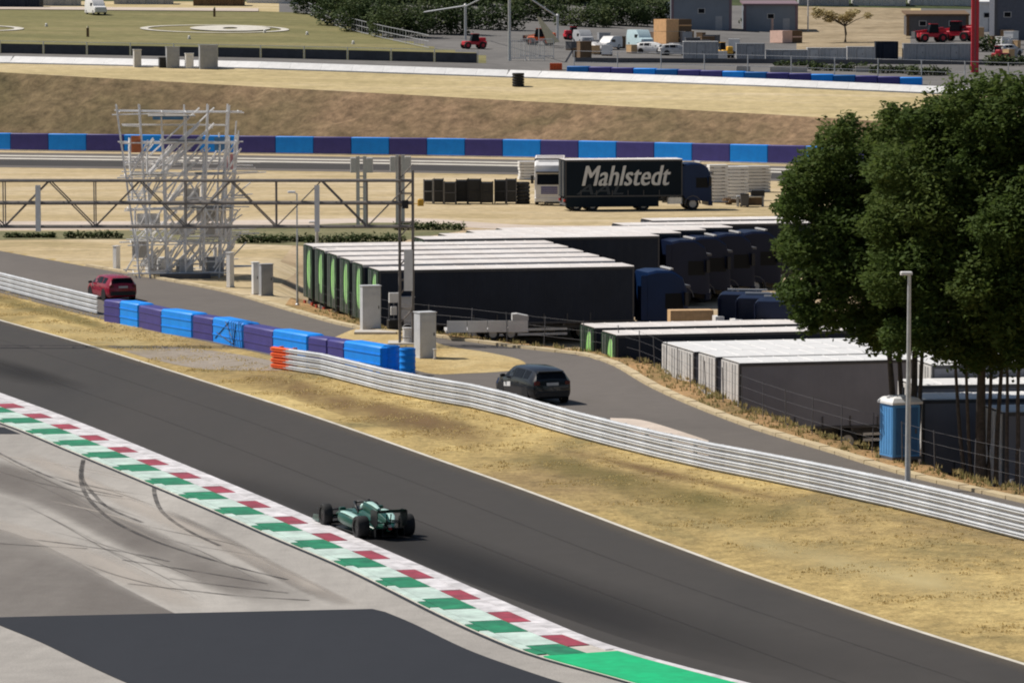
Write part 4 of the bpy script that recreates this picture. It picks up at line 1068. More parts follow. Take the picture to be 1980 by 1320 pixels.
MB().path(catmull([(1.75, .30, .60), (2.0, .31, .80), (2.5, .20, .86), (2.85, 0, .82), (2.5, -.20, .86), (2.0, -.31, .80), (1.75, -.30, .60)], 5), .035, 8).tube((2.85, 0, .82), (2.95, 0, .56), .03, 8).build('halo', M_carb, f1, 50)
MB().loft([sr_(x, 0, .70, hw, .02) for x, hw in ((1.8, .2), (2.0, .26), (2.5, .22), (2.7, .1))]).build('cockpit_rim', M_black, f1, 50)
MB().lathe([(.02, .86), (.08, .85), (.125, .79), (.13, .72), (.11, .64), (.08, .60)], (2.05, 0, 0), 'z', 20).build('driver_helmet', M_f1w, f1, 60)
MB().bb((-.68, -.05, .30), (-.64, .05, .38)).build('rain_light', M_lamp, f1)
MB().lathe([(.05, -.68), (.05, -.5), (.04, -.5), (.04, -.66)], (0, 0, .42), 'x', 14).build('exhaust', M_steel, f1)

# ================================================================== ROAD CARS
def road_car(name, label, cat, loc, rz, paint, dims=(4.35, 1.82, 1.46), suv=0.0, plate=True, group=None):
    L, Wd, Ht = dims; w = Wd / 2
    root = thing(name, label, cat, loc, rz, group)
    # sections: x, half width, floor z, sill z, belt z, belt half width, roof z, roof half width
    S = [(-L / 2, .80, .36, .50, .74, .78, .80, .70), (-L / 2 + .06, .90, .28, .48, .92, .88, 1.00, .74), (-L / 2 + .22, .95, .22, .45, .96, .93, 1.30 + suv, .66), (-L / 2 + .50, 1.0, .20, .42, .98, .96, 1.40 + suv, .67),
         (-L / 2 + 1.2, 1.0, .18, .40, .97, .97, 1.45 + suv, .70), (-.1, 1.0, .18, .40, .95, .97, 1.46 + suv, .71), (.45, 1.0, .18, .40, .94, .97, 1.42 + suv, .69), (.95, 1.0, .18, .40, .93, .97, 1.20 + suv * .8, .66), (1.30, 1.0, .18, .42, .90, .95, .99, .70),
         (L / 2 - .35, .97, .20, .45, .78, .90, .86, .64), (L / 2 - .08, .88, .25, .45, .66, .80, .72, .55), (L / 2, .78, .30, .45, .58, .70, .62, .45)]
    k = Ht / 1.46
    def ringc(q):
        x, hw, zf_, zs, zb, bw_, zr, rw = q
        hw *= w; bw_ *= w; rw *= w
        half = [(0, zf_), (hw * .85, zf_), (hw * .97, zf_ + .1), (hw, zs), (hw * 1.0, (zs + zb) / 2), (bw_, zb), (rw + (bw_ - rw) * .12, zb + (zr - zb) * .86), (rw * .85, zr - .015), (0, zr + .02)]
        return [(x, y, z * k) for y, z in half] + [(x, -y, z * k) for y, z in reversed(half[1:-1])]
    rings = [ringc(q) for q in S]
    MB().loft(rings).build('body', paint, root, 32)
    def glass(i0, i1, t0, t1, name='side_window', a0=0.08, a1=0.08, side=1):
        out = []
        for (ia, f) in ((i0, a0), (i1, -a1)):
            r0 = rings[ia]; r1 = rings[ia + (1 if f > 0 else -1)]
            P5 = Vector(r0[5]).lerp(Vector(r1[5]), abs(f)); P6 = Vector(r0[6]).lerp(Vector(r1[6]), abs(f))
            for t in (t0, t1):
                p = P5.lerp(P6, t); p.y = (p.y + 0.012) * side; out.append(p)
        a, b, d, c_ = out
        inn = [Vector((p.x, p.y - side * .02, p.z)) for p in (a, d, c_, b)]
        o_ = [a, d, c_, b]
        return MB().add(o_ + inn, [(0, 1, 2, 3), (7, 6, 5, 4), (0, 4, 5, 1), (1, 5, 6, 2), (2, 6, 7, 3), (3, 7, 4, 0)]).build(name, M_glass, root)
    for s_ in (1, -1):
        glass(3, 4, .10, .92, 'quarter_window', .15, .12, s_)
        glass(4, 5, .10, .92, 'side_window', .0 + .04, .04, s_)
        glass(5, 7, .10, .90, 'front_window', .12, .15, s_)
    def cross(i0, i1, f0, f1_, name, m=M_glass):
        pa = [Vector(rings[i0][j]) for j in (6, 8, 10)]; pb = [Vector(rings[i1][j]) for j in (6, 8, 10)]
        va = [a.lerp(b, f0) for a, b in zip(pa, pb)]; vb_ = [a.lerp(b, f1_) for a, b in zip(pa, pb)]
        n = Vector(((pb[1].z - pa[1].z), 0, -(pb[1].x - pa[1].x))).normalized()
        if n.z < 0: n = -n
        for v_ in va + vb_: v_ += n * .015; 
        for v_ in (va[0], va[2], vb_[0], vb_[2]): v_.y *= .93
        lo = [v_ - n * .03 for v_ in va + vb_]
        return MB().add(va + vb_ + lo, [(0, 1, 4, 3), (1, 2, 5, 4), (6, 9, 10, 7), (7, 10, 11, 8), (0, 3, 9, 6), (2, 8, 11, 5), (0, 6, 7, 1), (1, 7, 8, 2), (3, 4, 10, 9), (4, 5, 11, 10)]).build(name, m, root)
    cross(8, 6, .12, .92, 'windscreen')
    cross(1, 2, .15, .96, 'rear_window')
    for s_ in (1, -1):
        for ax in (-L / 2 + .82, L / 2 - .85):
            wheel(root, (ax, s_ * (w - .10), .32), .32, .21, .22, M_rim)
            MB().lathe([(.37, -.005), (.37, .005), (.30, .005)], (ax, s_ * (w + .004), .33), 'y', 24).build('wheel_arch', M_black, root)
        MB().bb((-L / 2 - .005, s_ * (w * .62), .80 * k), (-L / 2 + .10, s_ * (w * .86), .95 * k)).build('tail_lamp', M_lampd, root)
        MB().bb((L / 2 - .22, s_ * (w * .52), .60 * k), (L / 2 - .06, s_ * (w * .80), .70 * k)).build('headlight', M_head, root)
        MB().cbox((.75, min(s_ * w, s_ * (w + .2)), .92 * k), (.88, max(s_ * w, s_ * (w + .2)), 1.05 * k), .02).build('wing_mirror', M_black, root)
        for xh in (-.55, .35): MB().bb((xh - .1, s_ * (w * .985), .80 * k), (xh + .1, s_ * (w * 1.005), .83 * k)).build('door_handle', M_black, root)
    MB().cbox((-L / 2 - .05, -w * .82, .34), (-L / 2 + .2, w * .82, .56), .03).build('rear_bumper', M_black, root)
    if plate: MB().bb((-L / 2 - .03, -.26, .78 * k), (-L / 2 + .03, .26, .89 * k)).build('number_plate', M_lgrey, root)
    MB().bb((-L / 2 + .12, -w * .6, 1.30 * k + suv), (-L / 2 + .42, w * .6, 1.345 * k + suv)).build('roof_spoiler', M_black, root)
    return root
M_lampd = mat('car_lamp_red', (0.10, 0.006, 0.008), 0.2)
M_carblk = mat('car_black', (0.012, 0.014, 0.018), 0.25, var=0.1, coat=0.5)
M_carred = mat('car_red', (0.30, 0.006, 0.03), 0.25, var=0.1, coat=0.5)
pc = P(1052, 779)
hb = road_car('parked_car', 'black hatchback on the access road, seen from behind', 'car', Vector((pc.x - 0.48, pc.y + 1.3, 0.006)), R(112), M_carblk, (4.4, 1.84, 1.50))
hb.name = 'hatchback_car'
door_patch = MB().add([(0.20, 0.925, 0.60), (0.92, 0.925, 0.55), (0.92, 0.925, 0.72), (0.20, 0.925, 0.80)] + [(0.20, 0.90, 0.60), (0.92, 0.90, 0.55), (0.92, 0.90, 0.72), (0.20, 0.90, 0.80)], [(0, 1, 2, 3), (7, 6, 5, 4), (0, 4, 5, 1), (2, 6, 7, 3), (1, 5, 6, 2), (0, 3, 7, 4)]).build('white_door_patch', M_white, hb)  # plain white patch on the left front door
pr_c = P(238, 583)
road_car('hatchback_car', 'dark red car behind the left guardrail near the scaffold tower', 'car', Vector((pr_c.x - 0.8, pr_c.y + 1.8, 0.006)), R(114), M_carred, (4.0, 1.76, 1.40), 0.0)

# ================================================================== GANTRY
base = P(786, 664)
gt = thing('gantry', 'dark lattice truss gantry reaching in from the left above the scaffold tower', 'gantry', base, 0)
pxm = F / base.y
zt, zm, zb_ = 17 - (348 + 14) / pxm, 17 - (391 + 14) / pxm, 17 - (437 + 14) / pxm
XL = -46.0; dep = 0.9
for y in (-dep / 2, dep / 2):
    for z in (zt, zm, zb_):
        MB().tube((XL, y, z), (0.3, y, z), 0.06 if z != zm else 0.075, 8).build('chord', M_truss, gt)
hp = 2.2; k = 0; x = 0.3
while x > XL + 1:
    up_ = k % 2 == 0
    for y in (-dep / 2, dep / 2):
        MB().tube((x, y, zt if up_ else zb_), (x - hp, y, zb_ if up_ else zt), 0.035, 6).build('diagonal', M_truss, gt)
        if k % 2: MB().tube((x, y, zb_), (x, y, zt), 0.03, 6).build('upright', M_truss, gt)
    for z in (zt, zb_): MB().tube((x, -dep / 2, z), (x, dep / 2, z), 0.03, 6).build('cross_tie', M_truss, gt)
    x -= hp; k += 1
tw_ = MB()
for x, yy in ((-0.32, -0.4), (-0.32, 0.4), (0.32, -0.4), (0.32, 0.4)):
    MB().tube((x, yy, 0), (x, yy, 9.1 if x < 0 else 8.4), 0.06, 8).build('leg', M_truss, gt)
zz = 0.3; k = 0
while zz < 8.2:
    for yy in (-0.4, 0.4):
        MB().tube((-0.32, yy, zz), (0.32, yy, zz + 0.7) if k % 2 else (0.32, yy, zz - 0.0), 0.025, 5).build('brace', M_truss, gt)
    MB().tube((-0.32 if k % 2 else 0.32, -0.4, zz), (-0.32 if k % 2 else 0.32, 0.4, zz + 0.7), 0.025, 5).build('brace', M_truss, gt)
    zz += 0.7; k += 1
for x in (-17.8, -4.3):
    MB().bb((x - 0.12, -0.62, zb_ - 0.2), (x + 0.12, -0.42, zt - 0.2)).build('hanging_sign', M_white, gt)
MB().bb((-0.1, -0.55, 2.6), (0.32, -0.42, 4.6)).build('white_duct', M_white, gt)
MB().bb((-0.18, -0.58, zb_ + 0.9), (0.12, -0.42, zb_ + 1.3)).build('speaker', M_black, gt)
MB().tube((0.75, 0, zb_ + 1.1), (0.3, 0, zb_ + 1.1), 0.02, 6).cbox((0.55, -0.15, zb_ + 1.0), (0.85, 0.15, zb_ + 1.35), 0.05).build('signal_lamp', M_yellow, gt)
MB().bb((-0.9, -0.9, -0.2), (0.9, 0.9, 0.08)).build('footing', M_conc, gt)
def mast(u, v, h, w, label, head=None):
    p = P(u, v); root = thing('signal_mast', label, 'mast', p)
    for x in (-w / 2, w / 2): MB().bb((x - 0.13, -0.1, 0), (x + 0.13, 0.1, h)).build('post', M_lgrey, root)
    for k in range(int(h / 0.8)): MB().bb((-w / 2, -0.04, 0.4 + k * 0.8), (w / 2, 0.04, 0.48 + k * 0.8)).build('rung', M_grey, root)
    MB().cbox((-w / 2 - 0.55, -0.2, h - 1.2), (-w / 2 - 0.12, 0.2, h - 0.1), 0.04).build('box', M_lgrey, root)
    MB().cbox((w / 2 + 0.12, -0.2, h - 1.2), (w / 2 + 0.6, 0.2, h - 0.1), 0.04).build('box', M_lgrey, root)
mast(699, 437, 5.1, 0.5, 'grey twin-post mast with boxes behind the truss, left of the gantry tower')
mast(774, 437, 5.2, 0.4, 'grey twin-post mast rising right behind the gantry tower')

# ================================================================== SCAFFOLD STAIR TOWER
sb = P(350, 534); ps = F / sb.y
sc_ = thing('scaffold_tower', 'tall white tube scaffold stair tower standing beside the access road', 'scaffold', sb, R(6))
M_sc = mat('scaffold_tube', (0.88, 0.86, 0.85), 0.45, metal=0.0, var=0.15, scale=3)
cols = [-3.3, -2.2, -1.0, 0.3, 1.5, 2.6, 3.2]; rows_ = [-1.6, 0.0, 1.6]; HT = 10.3
rs = random.Random(11)
lv = [0.25, 2.1, 4.1, 6.1, 8.1, 9.9]
def sx(x, z): return x * (0.86 + 0.024 * z)
for ci, x in enumerate(cols):
    for y in rows_:
        t = HT * (1 if ci in (0, 1, 4, 5) else rs.uniform(0.82, 1.0)); k = rs.uniform(-0.04, 0.04)
        MB().tube((sx(x, 0) + (0.35 if ci == 0 else 0), y, 0), (sx(x, t) - (0.15 if ci == 0 else k), y, t), 0.058, 6).build('standard', M_sc, sc_)
for z in lv:
    for y in rows_:
        MB().tube((sx(cols[0], z) - rs.uniform(0, 0.7), y, z + rs.uniform(-0.15, 0.15)), (sx(cols[-1], z) + rs.uniform(0, 0.4), y, z + rs.uniform(-0.12, 0.12)), 0.045, 6).build('ledger', M_sc, sc_)
        if 0.5 < z < 9: MB().tube((sx(cols[0], z), y, z + 1.0), (sx(cols[1 + rs.randrange(5)], z), y, z + 0.95), 0.028, 6).build('guard_rail', M_sc, sc_)
    for x in cols: MB().tube((sx(x, z), rows_[0], z), (sx(x, z), rows_[2], z), 0.028, 6).build('transom', M_sc, sc_)
# stair flights, all climbing to the right, and braces
for z0, x0_, n in ((0.3, -0.9, 2.1), (2.1, -1.3, 2.0), (4.1, -1.1, 2.0), (5.9, -1.5, 2.0), (6.3, -1.9, 2.9), (6.7, -0.6, 2.5)):
    for y in (-1.3, -0.7):
        fl_ = MB().tube((x0_, y, z0), (x0_ + n * 1.05, y, z0 + n), 0.08, 6).tube((x0_, y, z0 + 0.95), (x0_ + n * 1.05, y, z0 + n + 0.95), 0.045, 6).build('stair_stringer', M_sc, sc_)
    tr__ = MB()
    for k in range(8): tr__.bb((x0_ + n * 1.05 * k / 8, -1.3, z0 + n * k / 8 + 0.02), (x0_ + n * 1.05 * k / 8 + 0.24, -0.7, z0 + n * k / 8 + 0.06))
    tr__.build('stair_treads', M_lgrey, sc_)
for (xa, za, xb, zb2, y) in ((1.7, 4.6, 3.3, 6.6, -1.65), (1.9, 0.6, 3.2, 2.4, -1.65), (-3.2, 5.9, -1.6, 8.3, -1.65), (-1.0, 0.4, 0.2, 2.0, -1.65), (0.3, 4.1, 2.6, 8.1, 1.6), (-3.3, 0.2, -1.0, 4.1, 1.6), (-2.2, 4.1, 0.3, 8.1, 0.0), (1.5, 0.3, -1.0, 4.1, 0.0), (2.6, 2.1, 0.3, 6.1, -1.6), (-3.3, 6.1, -1.0, 2.1, -1.6)):
    MB().tube((xa, y, za), (xb, y, zb2), 0.06, 6).build('brace', M_sc, sc_)
for q in range(270):
    xa = rs.choice(cols); z0 = rs.choice(lv[:4]) + rs.uniform(0, 0.8); y = rs.choice(rows_) + rs.uniform(-0.25, 0.25)
    kd_ = rs.randrange(3)
    if kd_ == 0: MB().tube((sx(xa, z0), y, z0), (sx(xa, z0) + rs.uniform(1.0, 2.0), y, z0 + rs.uniform(-0.1, 0.1)), 0.04, 6).build('guard_rail', M_sc, sc_)
    elif kd_ == 1: MB().tube((sx(xa, z0) * 0.9, y, z0), (sx(xa, z0) * 0.9, y, z0 + rs.uniform(0.9, 2.0)), 0.05, 6).build('standard', M_sc, sc_)
    else: MB().tube((sx(xa, z0) * 0.85, y, z0), (sx(xa, z0) * 0.85 + rs.uniform(0.8, 1.6), y, z0 + rs.uniform(1.0, 1.9)), 0.045, 6).build('brace', M_sc, sc_)
for z, x0_, x1_ in ((2.12, -3.0, -1.0), (4.12, 0.4, 3.0), (6.12, -3.0, -1.1), (6.12, 0.9, 3.0), (8.12, -1.2, 1.4), (9.6, -1.9, 0.9)):
    for q in range(5):
        MB().bb((x0_, -1.5 + q * 0.6, z + 0.03), (x1_, -0.96 + q * 0.6, z + 0.08)).build('plank', mat('scaffold_plank', (0.30, 0.29, 0.27), 0.8, var=0.2), sc_)
M_net = mat('scaffold_netting', (0.30, 0.275, 0.26), 0.85, var=0.25, scale=1.5)
for zi in range(4):
    for ci in range(5):
        if rs.random() < 0.0:
            z0, z1 = lv[zi], lv[zi + 1]
            MB().add([(sx(cols[ci], z0) + .05, 1.45, z0 + .1), (sx(cols[ci + 1], z0) - .05, 1.45, z0 + .1), (sx(cols[ci + 1], z1) - .05, 1.45, z1 - .1), (sx(cols[ci], z1) + .05, 1.45, z1 - .1),
                      (sx(cols[ci], z0) + .05, 1.48, z0 + .1), (sx(cols[ci + 1], z0) - .05, 1.48, z0 + .1), (sx(cols[ci + 1], z1) - .05, 1.48, z1 - .1), (sx(cols[ci], z1) + .05, 1.48, z1 - .1)],
                     [(0, 1, 2, 3), (7, 6, 5, 4), (0, 4, 5, 1), (1, 5, 6, 2), (2, 6, 7, 3), (3, 7, 4, 0)]).build('netting', M_net, sc_)
M_scb = mat('scaffold_blue_sheet', (0.10, 0.25, 0.45), 0.6, var=0.15); M_pink = mat('scaffold_pink_sheet', (0.62, 0.28, 0.30), 0.6, var=0.15)
MB().bb((-2.95, -1.5, 7.5), (-2.3, -1.47, 8.5)).build('orange_sheet', mat('scaffold_orange', (0.62, 0.20, 0.08), 0.6, var=0.15), sc_)
MB().bb((2.1, 1.3, 7.5), (3.1, 1.33, 8.3)).build('blue_sheet', M_scb, sc_)
MB().bb((2.7, 0.9, 6.4), (3.2, 0.93, 7.3)).build('pink_sheet', M_pink, sc_)
MB().bb((-1.6, 1.65, 9.35), (0.6, 1.68, 9.65)).build('grey_sheet', M_scb, sc_)
for (x0_, x1_, z0, z1) in ((-2.9, -1.9, 1.0, 2.0), (-0.6, 0.9, 2.4, 3.1), (0.2, 1.2, 4.4, 5.2), (1.0, 2.4, 3.2, 4.0), (-2.6, -1.2, 3.0, 3.7), (1.2, 3.0, 2.2, 3.1)):
    MB().bb((x0_, 1.66, z0), (x1_, 1.69, z1)).build('grey_sheet', M_lgrey, sc_)
MB().bb((-1.3, -2.3, 0.0), (1.7, -0.6, 0.28)).build('base_platform', M_dgrey, sc_)
def box_thing(name, label, cat, u, v, w, d_, h, m, rz=R(20), door=True, z=0.0, group=None):
    p = P(u, v, z)
    root = thing(name, label, cat, p, rz, group)
    MB().cbox((-w / 2, 0, 0.06), (w / 2, d_, h), 0.015).build('housing', m, root)
    MB().bb((-w / 2 - 0.03, -0.03, h + 0.001), (w / 2 + 0.03, d_ + 0.03, h + 0.05)).build('lid', m, root)
    MB().bb((-w / 2 - 0.03, -0.03, 0), (w / 2 + 0.03, d_ + 0.03, 0.06)).build('plinth', M_conc, root)
    if door:
        dr = MB().bb((-w / 2 + 0.05, -0.015, 0.14), (w / 2 - 0.05, -0.001, h - 0.08)).build('door', m, root)
        MB().bb((w / 2 - 0.14, -0.035, h * 0.5), (w / 2 - 0.1, -0.015, h * 0.5 + 0.15)).build('handle', M_black, dr)
        vv = MB()
        for q in range(4): vv.bb((-w / 2 + 0.12, -0.024, h * 0.78 + q * 0.05), (w / 2 - 0.12, -0.0145, h * 0.78 + 0.025 + q * 0.05))
        vv.build('vent_slats', m, dr)
    return root
M_cabn = mat('cabinet_grey', (0.56, 0.57, 0.585), 0.45, var=0.08, scale=2)
CG = 'electrical cabinets by the access road'
# ballast blocks at the scaffold's foot
for i, (u, v, w, h, lab) in enumerate([(296, 531, 0.5, 1.15, 'white ballast tank under the scaffold, leftmost'), (322, 530, 0.8, 0.95, 'white ballast tank under the scaffold, second from left'), (361, 537, 0.85, 1.0, 'pale ballast tank at the scaffold foot, foremost in the middle'), (418, 534, 1.0, 1.1, 'grey ballast tank under the scaffold, right side')]):
    r_ = box_thing('ballast_tank', lab, 'tank', u, v, w, 0.8, h, M_cabn if i != 3 else M_grey, R(22), False, group='ballast tanks under the scaffold')
    lg_ = MB()
    for q in range(3): lg_.bb((-w / 2 - 0.02, -0.02, h * (q + 1) / 4), (w / 2 + 0.02, 0.82, h * (q + 1) / 4 + 0.04))
    lg_.build('band', M_steel, r_)
box_thing('electrical_cabinet', 'tall grey cabinet with bright left side, nearest the blue drums', 'cabinet', 828, 693, 0.82, 0.75, 2.12, M_cabn, R(24), group=CG)
box_thing('electrical_cabinet', 'grey cabinet on a pale slab left of the gantry tower', 'cabinet', 719, 640, 0.95, 0.6, 2.25, M_cabn, R(15), group=CG)
box_thing('electrical_cabinet', 'grey control box at the foot of the gantry tower', 'cabinet', 788, 628, 0.75, 0.5, 1.4, M_cabn, R(18), group=CG)
box_thing('electrical_cabinet', 'grey cabinet right of the scaffold, beside a narrower white one', 'cabinet', 517, 572, 0.7, 0.5, 1.75, M_grey, R(20), group=CG)
box_thing('electrical_cabinet', 'narrow white cabinet right of the scaffold, touching a grey one', 'cabinet', 496, 570, 0.35, 0.4, 1.8, M_white, R(20), group=CG)
box_thing('marker_board', 'narrow white upright board left of the scaffold foot', 'board', 229, 522, 0.36, 0.3, 1.45, M_white, R(50), False)
box_thing('marker_board', 'narrow white upright board right of the scaffold foot', 'board', 449, 556, 0.36, 0.3, 2.0, M_white, R(50), False)
box_thing('marker_post', 'small white post beside the tallest grey cabinet', 'post', 841, 695, 0.1, 0.1, 0.45, M_white, R(10), False)
slab = MB().bb((-1.0, -0.5, 0), (1.1, 1.0, 0.12)).build('concrete_slab', M_conc, None, False, P(724, 645)); tag(slab, 'pale concrete slab under the cabinet left of the gantry tower', 'slab')
jb = thing('junction_frame', 'dark frame with two white junction boxes left of the gantry tower', 'frame', P(762, 636), R(15))
for x in (-0.25, 0.25): MB().bb((x - 0.03, 0, 0), (x + 0.03, 0.06, 1.9)).build('post', M_dgrey, jb)
MB().cbox((-0.28, -0.15, 1.35), (0.25, 0.02, 1.85), 0.02).build('junction_box', M_white, jb)
MB().cbox((-0.2, -0.15, 0.72), (0.12, 0.02, 1.15), 0.02).build('junction_box', M_white, jb)
MB().cbox((-0.35, -0.3, 0.0), (0.45, 0.2, 0.5), 0.03).build('battery_case', M_black, jb)
bk = thing('bucket', 'white bucket on a stand behind the blue drums', 'bucket', P(788, 664))
MB().lathe([(0.20, 0.0), (0.22, 0.05), (0.24, 0.72), (0.26, 0.74), (0.26, 0.78)], n=20).build('bucket_body', M_white, bk, 40)
MB().path([(0.25 * math.cos(R(t)), 0.0, 0.74 + 0.2 * math.sin(R(t))) for t in range(0, 181, 20)], 0.012, 5).build('bucket_handle', M_steel, bk)

# ================================================================== POLES, TOILET, PARK CLUTTER
def lamp_post(u, v, h, r, label, arm=-0.25):
    root = thing('lamp_post', label, 'lamp post', P(u, v))
    MB().tube((0, 0, 0.3), (0, 0, h), r, 14, r * 0.62).build('pole', M_steel, root, 40)
    MB().lathe([(r * 1.9, 0), (r * 1.9, 0.06), (r * 1.25, 0.1), (r * 1.2, 0.32)], n=14).build('base_flange', M_steel, root)
    MB().tube((0, 0, h - 0.02), (arm, 0, h + 0.08), r * 0.5, 8).build('arm', M_steel, root)
    hd = MB().cbox((arm - 0.25, -0.12, h + 0.03), (arm + 0.16, 0.12, h + 0.14), 0.03).build('lamp_head', M_white, root)
    MB().bb((arm - 0.25, -0.09, h + 0.015), (arm + 0.1, 0.09, h + 0.03)).build('lens', M_head, hd)
lamp_post(1755, 945, 7.35, 0.10, 'tall pale lamp post in front of the blue portable toilet', -0.06)
lamp_post(575, 590, 6.1, 0.06, 'thin pale lamp post left of the green-tailed trailers')
lamp_post(613, 512, 2.6, 0.13, 'short white post behind the farthest green-tailed trailer')

M_pb = mat('toilet_blue', (0.09, 0.30, 0.62), 0.5, var=0.08, scale=3)
pt = thing('portable_toilet', 'blue portable toilet with white roof beside the lamp post', 'toilet', P(1753, 888), R(22))
W_, D_ = 1.12, 1.12
MB().cbox((-W_ / 2, 0, 0.1), (W_ / 2, D_, 2.02), 0.05).build('cabin', M_pb, pt)
dr = MB().bb((-W_ / 2 + 0.12, -0.03, 0.18), (W_ / 2 - 0.12, 0.0, 1.9)).build('door', mat('toilet_door_shaded_blue', (0.03, 0.13, 0.32), 0.5, var=0.08, scale=3), pt)  # front lies in shade; that shade is painted in as a darker cabin blue
MB().bb((W_ / 2 - 0.24, -0.055, 0.95), (W_ / 2 - 0.18, -0.03, 1.12)).build('latch', M_dgrey, dr)
for k in range(5): MB().bb((-W_ / 2 - 0.012, 0.12 + k * 0.2, 0.2), (-W_ / 2 + 0.0, 0.22 + k * 0.2, 1.9)).build('side_rib', M_pb, pt)
MB().loft([[(x * k, D_ / 2 + y * k, z) for x, y in ((-0.62, -0.62), (0.62, -0.62), (0.62, 0.62), (-0.62, 0.62))] for z, k in ((2.02, 1.0), (2.10, 1.0), (2.24, 0.8), (2.30, 0.45))]).build('roof', M_white, pt)
MB().bb((-W_ / 2 - 0.04, -0.04, 0), (W_ / 2 + 0.04, D_ + 0.04, 0.1)).build('base', M_dgrey, pt)
MB().tube((0.35, D_ - 0.15, 2.2), (0.35, D_ - 0.15, 2.55), 0.05, 10).build('vent_pipe', M_dgrey, pt)

def gplace(u, v, dist): 
    c = PD(u, v, dist); return Vector((c.x, c.y, gz(c.x, c.y)))
lw = thing('flatbed_wagon', 'low pale grey flatbed wagon in front of the nearest green-tailed lorry', 'trailer', PD(935, 654, 203.2), R(4))
lw.location.z = 0.0
for k in range(4): MB().bb((-1.85 + k * 1.0, -1.0, 0.42), (-0.88 + k * 1.0, -0.95, 0.98)).build('side_board', M_white, lw)
MB().bb((-1.9, -0.95, 0.40), (2.15, 0.95, 0.52)).build('bed', M_lgrey, lw)
MB().xprism([(1.35, 0.98), (2.15, 0.98), (2.15, 1.2), (1.6, 1.32), (1.35, 1.3)], -1.0, -0.3).build('tool_box', M_lgrey, lw)
for x in (0.4, 1.3):
    for y in (-0.85, 0.85): wheel(lw, (x, y, 0.33), 0.33, 0.2)
for i, (u, v, w, h, m, lab) in enumerate([(1338, 600, 2.15, 0.9, M_wood, 'large tan plywood crate in the lorry park beside the blue cab'), (1392, 612, 0.42, 0.75, M_white, 'small white box between the tan crate and the tractors'), (1427, 618, 0.48, 0.65, M_white, 'small white box in front of the left tractor')]):
    c = PD(u, v, 205.0 - i * 1.5)
    r_ = thing('storage_crate', lab, 'crate', Vector((c.x, c.y, c.z - h)), R(8))
    MB().bb((-w / 2, 0, 0.08), (w / 2, 0.9, h)).build('crate_body', m, r_)
    for x in (-w / 2 + 0.04, 0, w / 2 - 0.04): MB().bb((x - 0.05, -0.02, 0.08), (x + 0.05, 0.0, h)).build('batten', m, r_)
    MB().bb((-w / 2, 0, 0), (w / 2, 0.9, 0.07)).build('pallet', M_brown, r_)

# items on the dry field
CRG = 'dark stillage crates on the field'
cr_me = None
def stillage(u, v, w, h, label, m=M_dgrey, rz=0.05):
    p = P(u, v); root = thing('stillage_crate', label, 'crate', p, rz, CRG)
    MB().bb((-w / 2 + 0.05, 0.05, 0.15), (w / 2 - 0.05, 0.95, h - 0.1)).build('load', M_black, root)
    for x in (-w / 2 + 0.04, w / 2 - 0.04):
        for y in (0.02, 0.98): MB().bb((x - 0.04, y - 0.04, 0), (x + 0.04, y + 0.04, h)).build('corner_post', m, root)
    for z in (0.15, h * 0.5, h - 0.06): MB().bb((-w / 2, -0.02, z), (w / 2, 0.03, z + 0.06)).build('rail', m, root)
    return root
names = ['leftmost', 'second from left', 'third from left', 'fourth from left', 'fifth from left', 'sixth from left', 'seventh from left', 'rightmost']
for i, (u, w, m) in enumerate([(828, 0.8, M_grey), (848, 0.82, M_dgrey), (870, 0.98, M_dgrey), (893, 0.95, M_black), (917, 1.1, M_black), (942, 1.0, M_black), (967, 0.95, M_dgrey), (989, 0.85, M_dgrey)]):
    stillage(u, 394 + (i % 3) * 0.8, w, 1.95 + 0.12 * math.sin(i * 2.1), 'dark stillage crate in the row on the field, ' + names[i], m, 0.03 * math.sin(i * 3))
tyre_pile = thing('tyre_stack', 'black tyre stack at the right end of the dark crate row', 'tyres', P(1011, 395))
for k in range(6):
    MB().lathe([(0.28, k * 0.3 + 0.02), (0.50, k * 0.3 + 0.0), (0.56, k * 0.3 + 0.08), (0.56, k * 0.3 + 0.20), (0.50, k * 0.3 + 0.28), (0.28, k * 0.3 + 0.27)], (random.uniform(-.04, .04), 0.5 + random.uniform(-.05, .05), 0), 'z', 20).build('tyre', M_rubber, tyre_pile, 40)
def slab_stack(u, v, w, n, label, m=M_white, th=0.22):
    r_ = thing('panel_stack', label, 'panels', P(u, v), R(8), 'pale panel stacks on the field')
    for k in range(n):
        MB().bb((-w / 2 + random.uniform(-.06, .06), 0, k * (th + 0.06) + 0.05), (w / 2 + random.uniform(-.06, .06), 1.2, k * (th + 0.06) + 0.05 + th)).build('panel', m, r_)
        for x in (-w * .3, w * .3): MB().bb((x - 0.05, 0.05, k * (th + 0.06) - 0.01), (x + 0.05, 1.15, k * (th + 0.06) + 0.05)).build('spacer', M_brown, r_)
slab_stack(1022, 348, 1.6, 6, 'white panel stack left of the white truck')
slab_stack(1390, 392, 1.5, 11, 'tall pale panel stack just right of the navy lettered truck', M_white)
slab_stack(1424, 388, 2.0, 10, 'grey panel stack, second right of the navy lettered truck', M_white)
slab_stack(1462, 372, 2.6, 8, 'grey panel stack beside the tree crown', M_lgrey)
rk = thing('work_table', 'low grey table with a black case on it, right of the navy truck', 'table', P(1452, 400), R(4))
MB().bb((-1.1, 0, 0.78), (1.1, 0.9, 0.86)).build('top', M_grey, rk)
for x in (-1.0, 1.0):
    for y in (0.06, 0.84): MB().bb((x - 0.05, y - 0.05, 0), (x + 0.05, y + 0.05, 0.78)).build('leg', M_grey, rk)
MB().bb((-0.2, 0.1, 0.1), (0.9, 0.8, 0.72)).build('drawer_box', M_brown, rk)
